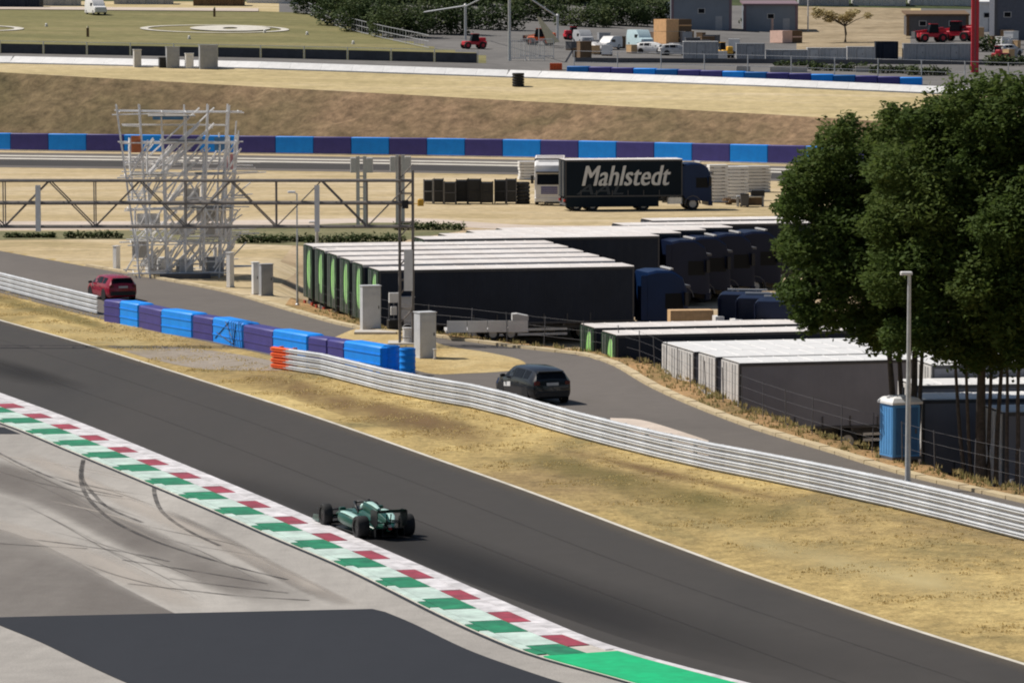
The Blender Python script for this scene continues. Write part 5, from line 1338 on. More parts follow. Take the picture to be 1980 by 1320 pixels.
cs = MB().cbox((-0.55, -0.3, 0), (0.55, 0.3, 0.45), 0.04).build('equipment_case', M_black, None, False, P(1463, 400) + Vector((0.1, 0.45, 0.861))); tag(cs, 'black equipment case lying on the grey table', 'case')
bn = thing('waste_bin', 'dark wheeled bin left of the grey table on the field', 'bin', P(1440, 401))
MB().loft([[(-0.28, 0, 0.1), (0.28, 0, 0.1), (0.28, 0.6, 0.1), (-0.28, 0.6, 0.1)], [(-0.34, -0.06, 1.0), (0.34, -0.06, 1.0), (0.34, 0.66, 1.0), (-0.34, 0.66, 1.0)]]).build('bin_body', M_dgrey, bn)
MB().bb((-0.36, -0.08, 1.0), (0.36, 0.68, 1.07)).build('lid', M_black, bn)
for x in (-0.25, 0.25): wheel(bn, (x, 0.6, 0.12), 0.12, 0.06)
mound = thing('debris_heap', 'low brown heap beside the pale panel stack', 'heap', P(1414, 396))
hb_ = MB()
for k in range(14): hb_.box((random.uniform(-.6, .6), random.uniform(0, .8), random.uniform(.05, .45)), (random.uniform(.3, .7), random.uniform(.2, .5), random.uniform(.08, .2)), random.uniform(0, 3))
hb_.build('planks', M_brown, mound)

# ================================================================== TREES
def leaf_mat(name, cs, trans):
    m = bpy.data.materials.new(name); m.use_nodes = True; nt = m.node_tree; N = nt.nodes; L = nt.links
    b = N['Principled BSDF']; b.inputs['Roughness'].default_value = 0.7; b.inputs['Specular IOR Level'].default_value = 0.12
    at = N.new('ShaderNodeAttribute'); at.attribute_name = 'tint'
    rp = N.new('ShaderNodeValToRGB'); e = rp.color_ramp.elements
    while len(e) < len(cs): e.new(0.5)
    for i, c in enumerate(cs): e[i].position = i / (len(cs) - 1); e[i].color = (*c, 1)
    L.new(at.outputs['Fac'], rp.inputs['Fac']); L.new(rp.outputs['Color'], b.inputs['Base Color'])
    tr = N.new('ShaderNodeBsdfTranslucent'); L.new(rp.outputs['Color'], tr.inputs['Color'])
    ms = N.new('ShaderNodeMixShader'); ms.inputs[0].default_value = trans
    L.new(b.outputs[0], ms.inputs[1]); L.new(tr.outputs[0], ms.inputs[2]); L.new(ms.outputs[0], N['Material Output'].inputs['Surface'])
    return m
L_tree = leaf_mat('tree_leaves', [(0.055, 0.09, 0.022), (0.08, 0.122, 0.029), (0.115, 0.15, 0.038)], 0.42)
L_hedge = leaf_mat('hedge_leaves', [(0.03, 0.05, 0.018), (0.065, 0.095, 0.034), (0.13, 0.15, 0.06)], 0.2)
L_dry = leaf_mat('dry_leaves', [(0.34, 0.26, 0.12), (0.5, 0.42, 0.22), (0.6, 0.52, 0.32)], 0.2)
M_bark = mat('bark', (0.06, 0.05, 0.042), 0.9, c2=(0.12, 0.10, 0.085), scale=6, bump=0.5, bscale=20)
def leaves(clumps, dens, size, seed, parent, m, name='crown', flat=1.0):
    """clumps: (centre Vector, radius). Leaf-sized faces spread through each clump, denser towards its skin."""
    r = np.random.default_rng(seed); V = []; T = []
    for c, rad in clumps:
        n = max(20, int(dens * rad * rad)); tint = r.uniform(0.15, 0.8)
        d = r.normal(size=(n, 3)); d /= np.linalg.norm(d, axis=1)[:, None]
        lump = 1 + 0.22 * np.sin(d[:, 0] * 5 + tint * 9) * np.sin(d[:, 1] * 4 + tint * 5) + 0.2 * np.sin(d[:, 2] * 6 + tint * 3)
        rr = rad * lump * (r.uniform(0.25, 1.0, n) ** 0.5) * np.where(r.random(n) < 0.06, 1.22, 1.0)
        p = d * rr[:, None]; p[:, 2] *= flat; p += np.array(c)
        a = r.normal(size=(n, 3)); a[:, 2] *= 0.45; a /= np.linalg.norm(a, axis=1)[:, None]
        nrm = np.array([-0.25, -0.15, 0.9]) + r.normal(0, 0.55, size=(n, 3)); b = np.cross(a, nrm); b /= np.linalg.norm(b, axis=1)[:, None]
        s1 = (size * r.uniform(0.6, 1.35, n))[:, None]; s2 = s1 * 0.5
        V.append(np.stack([p - a * s1, p + b * s2, p + a * s1, p - b * s2], 1).reshape(-1, 3))
        T.append(np.repeat(np.clip(tint + r.normal(0, 0.18, n), 0, 1), 4))
    V = np.concatenate(V); T = np.concatenate(T); n = len(V) // 4
    me = bpy.data.meshes.new(name)
    me.vertices.add(4 * n); me.vertices.foreach_set('co', V.ravel())
    me.loops.add(4 * n); me.loops.foreach_set('vertex_index', np.arange(4 * n))
    me.polygons.add(n); me.polygons.foreach_set('loop_start', np.arange(n) * 4); me.polygons.foreach_set('loop_total', np.full(n, 4))
    at = me.attributes.new('tint', 'FLOAT', 'POINT'); at.data.foreach_set('value', T)
    me.materials.append(m); me.update(calc_edges=True)
    o = bpy.data.objects.new(name, me); col.objects.link(o); o.parent = parent
    return o
def big_tree(label, bu, bv, dist, stems, clumps, seed, spread=3.3):
    b = PD(bu, bv, dist); b.z = gz(b.x, b.y) - 0.05
    root = thing('broadleaf_tree', label, 'tree', b, 0, 'broadleaf trees beside the toilet')
    rr = random.Random(seed); cl = []
    pm_ = F / dist
    for u, v, r in clumps:
        for k in range(3):
            dy = (rr.uniform(-spread, -0.6), rr.uniform(-0.7, 0.7), rr.uniform(0.6, spread))[k]
            c = PD(u + rr.uniform(-8, 8), v + rr.uniform(-8, 8), dist + dy) - b
            cl.append((c, r / pm_ * rr.uniform(0.85, 1.05)))
    tips = []
    for (u0, v0, u1, v1, r0) in stems:
        p0 = PD(u0, v0, dist + rr.uniform(-0.5, 0.5)); p0.z = gz(p0.x, p0.y) - 0.1
        p1 = PD(u1, v1, dist + rr.uniform(-0.8, 0.8))
        top = p1 + (p1 - p0).normalized() * rr.uniform(1.5, 2.6) + Vector((rr.uniform(-.6, .6), rr.uniform(-.6, .6), 0))
        pts = [p0 - b, p0.lerp(p1, 0.5) - b + Vector((rr.uniform(-.08, .08), rr.uniform(-.1, .1), 0)), p1 - b, top - b]
        MB().path(catmull(pts, 4), [r0 * (1.25 - 0.8 * i / 12) for i in range(13)], 9).build('trunk', M_bark, root, 60)
        tips.append(top - b)
    for i, (c, r) in enumerate(cl):
        if i % 3 == 1:
            t = min(tips, key=lambda q: (q - c).length)
            mid = t.lerp(c, 0.5) + Vector((0, 0, 0.25))
            MB().path(catmull([t - Vector((0, 0, 0.6)), mid, c], 3), [0.085 - 0.01 * q for q in range(7)], 6).build('branch', M_bark, root, 60)
    leaves(cl, 1150, 0.11, seed, root, L_tree)
    return root
big_tree('left leafy tree rising behind the portable toilet', 1752, 850, 155.5,
         [(1740, 850, 1718, 665, .13), (1748, 850, 1738, 660, .11), (1758, 852, 1770, 655, .14), (1764, 850, 1785, 660, .09)],
         [(1560, 335, 44), (1532, 395, 36), (1540, 475, 42), (1552, 560, 42), (1600, 400, 60), (1605, 500, 60), (1820, 330, 60), (1830, 450, 64), (1830, 560, 60), (1800, 260, 50), (1560, 612, 30), (1612, 285, 46), (1640, 250, 30), (1655, 340, 66), (1650, 430, 68), (1640, 520, 68), (1615, 600, 42), (1705, 280, 48), (1725, 360, 68), (1722, 460, 72), (1712, 560, 66), (1690, 615, 38), (1578, 622, 20), (1765, 280, 50), (1775, 590, 56), (1530, 350, 22), (1740, 640, 44), (1700, 650, 34), (1660, 625, 34), (1775, 350, 60), (1785, 450, 62), (1780, 530, 60), (1520, 410, 24), (1525, 560, 26)], 5)
big_tree('middle leafy tree with several bare stems right of the lamp post', 1893, 905, 149.5,
         [(1874, 893, 1846, 690, .075), (1884, 898, 1868, 685, .07), (1900, 906, 1898, 675, .19), (1914, 906, 1916, 690, .08), (1926, 908, 1938, 680, .09)],
         [(1755, 240, 32), (1725, 225, 22), (1803, 232, 44), (1850, 205, 42), (1900, 190, 42), (1948, 185, 38), (1825, 305, 72), (1900, 270, 72), (1800, 400, 76), (1880, 385, 82), (1958, 380, 76), (1822, 500, 78), (1900, 505, 82), (1832, 595, 66), (1910, 615, 66), (1862, 665, 42), (1925, 680, 40), (1785, 640, 44), (1820, 660, 38), (1720, 330, 52), (1712, 430, 56), (1720, 540, 52), (1970, 320, 56), (1975, 450, 60), (1970, 570, 56), (1735, 650, 36), (1890, 690, 30), (1768, 330, 56), (1762, 430, 56), (1770, 520, 56)], 8)
big_tree('right leafy tree cut by the right edge of the picture', 1985, 918, 147.5,
         [(1948, 912, 1946, 690, .07), (1966, 914, 1972, 690, .085), (1990, 918, 1995, 690, .16), (2010, 920, 2030, 690, .09)],
         [(1985, 190, 36), (2040, 220, 60), (1972, 280, 62), (2060, 330, 85), (1985, 420, 70), (2065, 460, 88), (1985, 530, 72), (2055, 590, 78), (1985, 620, 62), (2120, 400, 92), (1968, 680, 40), (2030, 690, 46), (1925, 240, 46), (1880, 320, 50), (1875, 440, 54), (1880, 560, 52), (1930, 335, 58), (1928, 440, 62), (1935, 545, 60), (1940, 630, 46)], 12)
pw = PD(1957, 908, 146.5)
pd_ = thing('wrapped_post', 'purple wrapped post among the right-hand tree stems', 'post', Vector((pw.x, pw.y, gz(pw.x, pw.y))))
MB().lathe([(0.24, 0), (0.26, 0.1), (0.25, 0.6), (0.27, 1.1), (0.22, 1.25)], n=16).build('wrap', mat('purple_wrap', (0.10, 0.08, 0.20), 0.7, var=0.2, bump=0.4), pd_, 60)
MB().lathe([(0.12, 1.25), (0.13, 1.6), (0.08, 1.7)], n=12).build('cap', M_dgrey, pd_)
# low weeds on the bank edge and dry tufts on the verge (nobody could count them)
def tufts(name, label, pts, h, m, seed, n_bl=7):
    r = np.random.default_rng(seed); V = []
    for p, k in pts:
        for q in range(n_bl):
            a = r.uniform(0, 6.28); l = h * k * r.uniform(0.5, 1.2); w = 0.02 + 0.02 * k
            bx, by = p[0] + r.normal(0, 0.07 * k), p[1] + r.normal(0, 0.07 * k)
            dx, dy = math.cos(a), math.sin(a); t = r.uniform(0.1, 0.5) * l
            V += [(bx - dy * w, by + dx * w, p[2] - 0.02), (bx + dy * w, by - dx * w, p[2] - 0.02), (bx + dx * t, by + dy * t, p[2] + l)]
    V = np.array(V); n = len(V) // 3
    me = bpy.data.meshes.new(name); me.vertices.add(3 * n); me.vertices.foreach_set('co', V.ravel())
    me.loops.add(3 * n); me.loops.foreach_set('vertex_index', np.arange(3 * n)); me.polygons.add(n)
    me.polygons.foreach_set('loop_start', np.arange(n) * 3); me.polygons.foreach_set('loop_total', np.full(n, 3))
    at = me.attributes.new('tint', 'FLOAT', 'POINT'); at.data.foreach_set('value', np.repeat(r.uniform(0, 1, n), 3))
    me.materials.append(m); me.update(calc_edges=True)
    o = bpy.data.objects.new(name, me); col.objects.link(o); struct(o, 'stuff'); tag(o, label, 'grass'); return o
rg = np.random.default_rng(4)
L_straw = leaf_mat('straw_blades', [(0.50, 0.38, 0.17), (0.62, 0.48, 0.22), (0.70, 0.58, 0.32)], 0.6)
L_weed = leaf_mat('weed_blades', [(0.18, 0.18, 0.07), (0.33, 0.29, 0.13), (0.52, 0.41, 0.21)], 0.5)
TRr, GRr = resample(TR, 200), resample(GRR, 200)
pts = []
trn = [(p.x, p.y) for p in TRr]
gall = resample(GRL + [P(400, 665)] + GRR, 300)
for i in range(9000):
    a = gall[rg.integers(0, len(gall))]; b = min(TRr[::4], key=lambda q: (q.y - a.y) ** 2 + (q.x - a.x) ** 2)
    t = rg.uniform(0.02, 0.9); p = a.lerp(b, t) + Vector((rg.normal(0, .15), rg.normal(0, .5), 0))
    if 100 < p.y < 290: pts.append(((p.x, p.y, 0.0), rg.uniform(0.3, 1.0) ** 2 * 1.8))
tufts('dry_grass', 'dry straw tufts on the verge beside the race track', pts, 0.04, L_straw, 1, 6)
pts = []
for i in range(1000):
    s_ = rg.uniform(0, Lf); p, d = at_len(fl, s_); q = Vector((-d.y, d.x, 0)); k = abs(rg.normal(0, 1.0)) 
    x, y = (p + q * rg.normal(0.3, 1.0)).x, (p + q * rg.normal(0.3, 1.0)).y
    if float(acc_dist(np.array([x]), np.array([y]))[0]) > 0.6: pts.append(((x, y, gz(x, y)), rg.uniform(0.4, 1.3)))
tufts('bank_weeds', 'mixed green and dry weeds along the bank by the wire fence', pts, 0.16, L_weed, 2, 6)
# shrubs in the field strip
def shrub(u, v, w, h, label, far=False, m=None, seed=1, group=None, name='shrub', dens=420, size=0.12):
    p = FV(u, v) if far else P(u, v)
    root = thing(name, label, 'bush', p, 0, group)
    rr = random.Random(seed); n = max(3, int(w / h * 2.2)); cl = []
    for k in range(n):
        r = h * rr.uniform(0.32, 0.5); cl.append((Vector((-w / 2 + w * (k + 0.5) / n + rr.uniform(-.1, .1) * w / n, rr.uniform(-.5, .5) * h * .6, r * 0.9 + rr.uniform(0, max(0.01, h - 2 * r)))), r))
        cl.append((Vector((-w / 2 + w * (k + 0.5) / n, rr.uniform(-.3, .3) * h, r * 0.7)), r))
    st = MB()
    for c, r in cl[::2]: st.tube((c.x * 0.9, c.y * 0.5, -0.1), c, 0.03 * max(1, h / 2), 5, 0.012)
    st.build('stems', M_bark, root)
    leaves(cl, dens, size, seed, root, m or L_hedge, 'foliage')
    return root
SG = 'low shrubs in the field strip'
for i, (u, v, w, h, lab) in enumerate([(60, 460, 3.5, .45, 'low green shrub at the far left below the truss'), (180, 461, 4.0, .6, 'dark green shrub just left of the scaffold'), (505, 470, 3.2, .7, 'low shrub right of the scaffold under the truss'), (560, 468, 3.0, .6, 'low shrub behind the thin lamp post'), (640, 470, 3.6, .7, 'low shrub behind the short white post'), (730, 468, 3.8, .7, 'low shrub left of the gantry tower behind the trailers'), (830, 445, 5.0, .7, 'grey-green shrub right of the gantry tower below the dark crates')]):
    shrub(u, v, w, h, lab, False, L_hedge, 20 + i, SG)

# ================================================================== FAR PLATEAU
def far_m(p): return F / p.y
def cont(name, label, cat, u0, u1, vt, vb_, dep, m, rz=0.0, roof=None, doors=1, group=None, ribs=True):
    p = FV((u0 + u1) / 2, vb_); s_ = far_m(p); w = (u1 - u0) / s_; h = (vb_ - vt) / s_
    root = thing(name, label, cat, p - Vector((0, 0, 0.05)), rz, group)
    b = MB()
    n = max(4, int(w / 0.45)) if ribs else 1
    ring = []
    for k in range(n):
        x = -w / 2 + w * k / n; q = w / n
        ring += ([(x, 0.0), (x + q * .4, 0.0), (x + q * .5, 0.06), (x + q * .9, 0.06)] if ribs else [(x, 0.0)])
    ring += [(w / 2, 0.0), (w / 2, dep), (-w / 2, dep)]
    b.prism(ring, 0.0, h - 0.08); b.build('shell', m, root)
    MB().bb((-w / 2 - 0.04, -0.04, h - 0.08), (w / 2 + 0.04, dep + 0.04, h)).build('roof', roof or m, root)
    for x in (-w / 2, w / 2): MB().bb((x - 0.06, -0.05, 0), (x + 0.06, 0.05, h - 0.08)).build('corner_post', m, root)
    for k in range(doors):
        x = -w / 2 + w * (k + 0.5) / doors
        d_ = MB().bb((x - min(.45, w / doors * .3), -0.07, 0.08), (x + min(.45, w / doors * .3), -0.03, min(2.0, h * .85))).build('door', m, root)
        MB().bb((x + .2, -0.10, h * .4), (x + .25, -0.06, h * .5)).build('handle', M_black, d_)
    return root
def shed(label, u0, u1, vt, vb_, dep, wall, trim, windows=2, rz=0.0, name='shed'):
    p = FV((u0 + u1) / 2, vb_); s_ = far_m(p); w = (u1 - u0) / s_; h = (vb_ - vt) / s_
    root = thing(name, label, 'building', p - Vector((0, 0, 0.1)), rz)
    MB().bb((-w / 2, 0, 0), (w / 2, dep, h)).build('wall', wall, root)
    MB().add([(-w / 2 - .3, -.3, h), (w / 2 + .3, -.3, h), (w / 2 + .3, dep + .3, h + .5), (-w / 2 - .3, dep + .3, h + .5), (-w / 2 - .3, -.3, h + .25), (w / 2 + .3, -.3, h + .25), (w / 2 + .3, dep + .3, h + .75), (-w / 2 - .3, dep + .3, h + .75)],
             [(3, 2, 1, 0), (4, 5, 6, 7), (0, 1, 5, 4), (1, 2, 6, 5), (2, 3, 7, 6), (3, 0, 4, 7)]).build('roof', trim, root)
    for x in (-w / 2, w / 2): MB().bb((x - .2, -.08, 0), (x + .2, .1, h)).build('corner_trim', trim, root)
    for k in range(windows):
        x = -w / 2 + w * (k + .5) / windows
        f_ = MB().bb((x - .55, -.06, h * .5), (x + .55, .02, h * .5 + .8)).build('window', M_lgrey, root)
        MB().bb((x - .45, -.075, h * .5 + .08), (x + .45, -.06, h * .5 + .72)).build('pane', M_glass, f_)
    d_ = MB().bb((w * .3 - .5, -.05, 0), (w * .3 + .5, .0, 2.1)).build('door', M_grey, root)
    return root
def van(u, v, rz, m, label, L=5.2, w=1.95, h=2.3, name='van'):
    p = FV(u, v); root = thing(name, label, 'van', p, rz)
    hw = w / 2
    def rg_(x, zb, zt, k=1.0): return [(x, -hw * k, zb), (x, hw * k, zb), (x, hw * k, zt * .75), (x, hw * .88 * k, zt), (x, -hw * .88 * k, zt), (x, -hw * k, zt * .75)]
    MB().loft([rg_(-L / 2, .4, h * .95, .96), rg_(-L / 2 + .2, .3, h), rg_(L / 2 - 1.9, .3, h), rg_(L / 2 - 1.1, .3, h * .72), rg_(L / 2 - .9, .3, h * .56), rg_(L / 2 - .1, .32, h * .48, .95), rg_(L / 2, .4, h * .36, .88)]).build('body', m, root, 30)
    MB().add([(L / 2 - .98, -hw * .82, h * .6), (L / 2 - .98, hw * .82, h * .6), (L / 2 - 1.85, hw * .78, h * .97), (L / 2 - 1.85, -hw * .78, h * .97), (L / 2 - 1.1, -hw * .82, h * .56), (L / 2 - 1.1, hw * .82, h * .56), (L / 2 - 1.97, hw * .78, h * .93), (L / 2 - 1.97, -hw * .78, h * .93)],
             [(0, 1, 2, 3), (7, 6, 5, 4), (0, 4, 5, 1), (1, 5, 6, 2), (2, 6, 7, 3), (3, 7, 4, 0)]).build('windscreen', M_glass, root)
    for s_ in (-1, 1):
        MB().bb((L / 2 - 2.2, s_ * hw * .93, h * .55), (L / 2 - 1.3, s_ * (hw + .01), h * .74)).build('side_window', M_glass, root)
        for ax in (-L / 2 + 1.0, L / 2 - .9): wheel(root, (ax, s_ * (hw - .1), .34), .34, .22)
        MB().bb((L / 2 - .2, s_ * hw * .55, h * .34), (L / 2 + .01, s_ * hw * .85, h * .42)).build('headlight', M_head, root)
    return root
def machine(u, v, rz, m, label, boom=True, sc=1.0, bc=None, name='telehandler'):
    p = FV(u, v); root = thing(name, label, 'machine', p, rz); root.scale = (sc, sc, sc)
    MB().cbox((-2.2, -.9, .7), (1.8, .9, 1.3), .1).build('chassis', m, root)
    MB().cbox((-2.3, -.85, 1.3), (-1.0, .1, 1.9), .12).build('engine_hood', m, root)
    cb = MB().loft([[(-.8, .05, 1.3), (.7, .05, 1.3), (.7, .95, 1.3), (-.8, .95, 1.3)], [(-.7, .1, 2.5), (.4, .1, 2.5), (.4, .9, 2.5), (-.7, .9, 2.5)]]).build('cab', M_glass, root)
    MB().bb((-.75, .05, 2.5), (.45, .95, 2.58)).build('cab_roof', m, cb)
    for x in (-1.4, 1.3):
        for y in (-.95, .95): wheel(root, (x, y, .6), .6, .4, .3, m)
    if boom:
        MB().loft([[(-1.9, -.35 + dy, z) for dy, z in ((0, 1.7), (.35, 1.7), (.35, 2.1), (0, 2.1))], [(2.6, -.35 + dy, z) for dy, z in ((0, 1.2), (.35, 1.2), (.35, 1.5), (0, 1.5))]]).build('boom', bc or m, root)
        MB().bb((2.5, -.7, .5), (2.65, .7, 1.5)).bb((2.6, -.6, .5), (3.5, -.45, .58)).bb((2.6, .45, .5), (3.5, .6, .58)).build('forks', M_dgrey, root)
    return root
# --- left: meadow edge
cont('hospitality_unit', 'long dark navy unit at the top left corner', 'building', -120, 76, -14, 15, 6, M_navy, doors=3)
cont('hospitality_unit', 'long grey unit left of the white van at the top', 'building', 82, 150, -16, 12, 6, M_grey, doors=2)
cont('hospitality_unit', 'long grey unit with dark base right of the white van', 'building', 222, 330, -14, 9, 6, M_grey, doors=3)
cont('hospitality_unit', 'brown timber unit at the top between meadow and grey units', 'building', 375, 470, -12, 12, 5, M_brown, doors=2)
cont('hospitality_unit', 'low white tent-like unit at the top beside the dark hedge', 'building', 478, 585, -16, 7, 6, M_white, doors=3, ribs=False)
van(186, 29, R(-68), M_white, 'white van parked on the meadow at the top left')
for i, (u, v, lab) in enumerate([(170, 72, 'brown wooden post with pale lamp on the meadow, left one'), (415, 33, 'brown wooden post at the upper edge of the meadow')]):
    p = FV(u, v); r_ = thing('marker_post', lab, 'post', p)
    MB().bb((-.16, -.16, -.1), (.16, .16, 1.15)).build('post', M_brown, r_); MB().lathe([(.12, 1.15), (.16, 1.2), (.1, 1.42)], n=10).build('lamp', M_cream, r_)
for i, (u, v, lab) in enumerate([(90, 52, 'small white ground light left of the wooden post'), (366, 76, 'small white ground light above the grey booths'), (512, 64, 'small white ground light at the landing circle'), (594, 68, 'small white ground light right of the landing circle'), (683, 86, 'small white ground light near the hedge fence')]):
    p = FV(u, v); r_ = thing('ground_light', lab, 'light', p, 0, 'ground lights on the meadow')
    MB().lathe([(.22, 0), (.22, .12), (.12, .16)], n=12).build('base', M_lgrey, r_); MB().lathe([(.16, .16), (.18, .35), (.08, .45)], n=12).build('dome', M_white, r_)
for (u0, u1, vt, vb_, m, lab) in [(258, 272, 99, 133, M_lgrey, 'narrow pale booth on the white wall, leftmost of the booths'), (307, 322, 113, 133, M_black, 'small black box among the grey booths on the wall'), (321, 346, 90, 131, M_grey, 'grey booth in the middle of the group on the white wall'),
                                  (358, 373, 97, 126, M_white, 'narrow bright white booth on the wall'), (385, 420, 87, 133, M_grey, 'widest grey booth on the white wall')]:
    p = FP((u0 + u1) / 2, float(np.interp((u0 + u1) / 2, UC, d2)) - 0.6); s_ = far_m(p); w = (u1 - u0) / s_; h = (vb_ - vt) / s_
    r_ = thing('marshal_booth', lab, 'booth', p - Vector((0, 0, .1)), R(14), 'booths on the upper wall')
    MB().bb((-w / 2, -.5, 0), (w / 2, .4, h)).build('shell', m, r_)
    MB().bb((-w / 2 - .05, -.55, h), (w / 2 + .05, .45, h + .08)).build('roof', m, r_)
    MB().bb((-w * .3, -.53, .1), (w * .3, -.5, h * .8)).build('door', m, r_)
p = FV(1002, 168); r_ = thing('tyre_cube', 'black tyre block standing alone on the embankment crest', 'tyres', p, R(12))
for k in range(5): MB().lathe([(.35, k * .3), (.62, k * .3), (.68, k * .3 + .08), (.68, k * .3 + .2), (.62, k * .3 + .28), (.35, k * .3 + .28)], n=18).build('tyre', M_rubber, r_, 40)
# --- hedge and fence beside the meadow
HG = 'hedges at the upper yards'
for i, (u, v, w, h, lab) in enumerate([(615, 28, 5.5, 4.0, 'dark hedge beside the white tent, leftmost of the hedges'), (665, 50, 6.0, 4.2, 'dark hedge behind the meadow fence, second from left'), (720, 62, 6.0, 4.4, 'dark hedge behind the meadow fence, third from left'), (770, 72, 5.5, 4.0, 'dark hedge left of the grey portal frame'), (850, 66, 6, 4.4, 'dark hedge under the sloping portal beam'), (955, 58, 7, 3.6, 'dark hedge behind the red utility tractor'), (1035, 40, 7, 3.8, 'dark hedge behind the portal frame'),
                                       (1130, 52, 7, 3.4, 'dark hedge left of the pale blue van'), (1200, 50, 7, 3.8, 'dark rounded hedge behind the pale blue van'), (1262, 46, 5, 3.6, 'dark hedge left of the orange crates'), (1465, 55, 3, 2.8, 'small dark bush in front of the grey shed'), (1908, 100, 3, 2.2, 'dark bush right of the red mast'), (1965, 128, 6, 1.6, 'low dark hedge at the right edge above the trees')]):
    shrub(u, v, w * 1.25, h * (1.25 if i < 10 else 1), lab, True, L_hedge, 60 + i, HG, 'hedge', 130, 0.24)
for i, u in enumerate(range(590, 1290, 70)):
    shrub(u, 8 + 4 * math.sin(i * 1.7), 9.0, 6.0, 'dark tree belt clump along the top edge, number %s from the left' % ['one', 'two', 'three', 'four', 'five', 'six', 'seven', 'eight', 'nine', 'ten'][i], True, L_hedge, 90 + i, 'tree belt at the top edge', 'tree_clump', 90, 0.3)
fpts = [FV(u, v) for u, v in ((590, 26), (625, 42), (660, 56), (700, 66), (740, 76), (785, 86), (830, 96))]
r_ = thing('mesh_fence', 'grey-brown fence curving down beside the meadow hedge', 'fence', fpts[0])
for a, b in zip(fpts, fpts[1:]):
    a2, b2 = a - fpts[0], b - fpts[0]
    MB().tube(a2, a2 + Vector((0, 0, 1.8)), .06, 5).build('post', M_grey, r_)
    for z in (.2, 1.0, 1.75): MB().tube(a2 + Vector((0, 0, z)), b2 + Vector((0, 0, z)), .045, 5).build('rail', M_grey, r_)
    for k in range(1, 8):
        q = a2.lerp(b2, k / 8); MB().tube(q + Vector((0, 0, .1)), q + Vector((0, 0, 1.75)), .02, 4).build('bar', M_grey, r_)
# --- portal frames and utility machines
def portal(pts, label):
    base = FV(*pts[0][0]); r_ = thing('portal_frame', label, 'frame', base)
    tops = []
    for (u, v), vt in pts:
        p = FV(u, v); h = (v - vt) / far_m(p); q = p - base
        MB().tube(q, q + Vector((0, 0, h)), .17, 8).build('post', M_steel, r_)
        MB().lathe([(.2, h), (.24, h + .1), (.1, h + .3)], (q.x, q.y, q.z), 'z', 10).build('lamp', M_white, r_)
        tops.append(q + Vector((0, 0, h - .1)))
    return r_, tops, base
r_, tops, base = portal([((900, 78), 12), ((985, 118), -30), ((1078, 82), 32)], 'grey portal of three posts with sloping beams in the yard')
l0 = FV(820, 70) - base + Vector((0, 0, 3.2))
MB().tube(l0, tops[0] + Vector((0, 0, .1)), .11, 6).build('beam', M_steel, r_); MB().tube(tops[0], tops[1], .09, 6).build('beam', M_steel, r_); MB().tube(tops[1], tops[2], .11, 6).build('beam', M_steel, r_)
machine(915, 95, R(200), M_red, 'red utility tractor beside the portal frame', False, .75, name='utility_tractor')
machine(1045, 88, R(160), M_orange, 'orange loader with a cream boom inside the portal frame', True, .85, M_cream, name='loader')
cv = FV(1060, 92); r_ = thing('canvas_awning', 'cream triangular canvas beside the orange loader', 'awning', cv)
MB().add([(-1.5, 0, 4.0), (-1.0, 0, 3.8), (1.5, 0, .7), (-.1, 0, .5), (-1.5, .9, 4.0), (-1.0, .9, 3.8), (1.5, .9, .7), (-.1, .9, .5)], [(0, 3, 2, 1), (4, 5, 6, 7), (0, 1, 5, 4), (1, 2, 6, 5), (2, 3, 7, 6), (3, 0, 4, 7)]).build('canvas', M_cream, r_)
MB().tube((-1.2, .25, -.1), (-1.2, .25, 3.5), .05, 6).build('pole', M_steel, r_)
for i, u in enumerate((1002, 1020, 1038, 1056)):
    p = FV(u, 117 - (i % 2) * 4); r_ = thing('crowd_barrier', 'steel crowd barrier by the yard entrance, %s from the left' % ['first', 'second', 'third', 'fourth'][i], 'barrier', p, R(10 - 14 * (i % 2)), 'crowd barriers at the yard entrance')
    MB().tube((-.9, 0, .1), (-.9, 0, 2.3), .05, 6).tube((.9, 0, .1), (.9, 0, 2.3), .05, 6).tube((-.9, 0, 2.3), (.9, 0, 2.3), .05, 6).tube((-.9, 0, .25), (.9, 0, .25), .05, 6).build('frame', M_steel, r_)
    for k in range(7): MB().tube((-.7 + k * .23, 0, .25), (-.7 + k * .23, 0, 2.3), .03, 5).build('bar', M_steel, r_)
    MB().bb((-.95, -.3, 0), (-.85, .3, .08)).bb((.85, -.3, 0), (.95, .3, .08)).build('foot', M_steel, r_)
r_ = box_far = cont('plastic_barrier', 'small red-orange block at the end of the upper tyre barrier', 'barrier', 1064, 1086, 122, 136, .8, M_orange, doors=0, ribs=True)
van(1238, 92, R(-70), mat('pale_blue_paint', (0.50, 0.64, 0.68), .4), 'pale blue van in front of the rounded hedge')
van(1178, 96, R(-120), M_white, 'small white van left of the pale blue van', 4.2, 1.7, 1.7)
van(1128, 86, R(-75), M_grey, 'grey van between the portal frame and the white van', 4.4, 1.8, 1.9)
machine(1112, 78, R(20), M_red, 'red forklift behind the grey van', False, .7, name='forklift')
for i, (u, v, m, lab) in enumerate([(1150, 104, M_lgrey, 'light grey car parked left in the yard'), (1262, 104, M_white, 'white car parked beside the pale blue van'), (1306, 108, M_lgrey, 'silver car parked below the orange crates'), (1950, 108, M_lgrey, 'silver car at the far right yard edge')]):
    p = FV(u, v); road_car('parked_car', lab, 'car', p, R(-60 + 35 * i), m, (4.2, 1.75, 1.45), group='cars parked in the yard')
ywp = [FV(u, 121 + (u - 1110) * 0.006) for u in range(1112, 2040, 52)]
r_ = thing('yard_wall', 'low dark wall along the lower edge of the upper yard', 'wall', ywp[0])
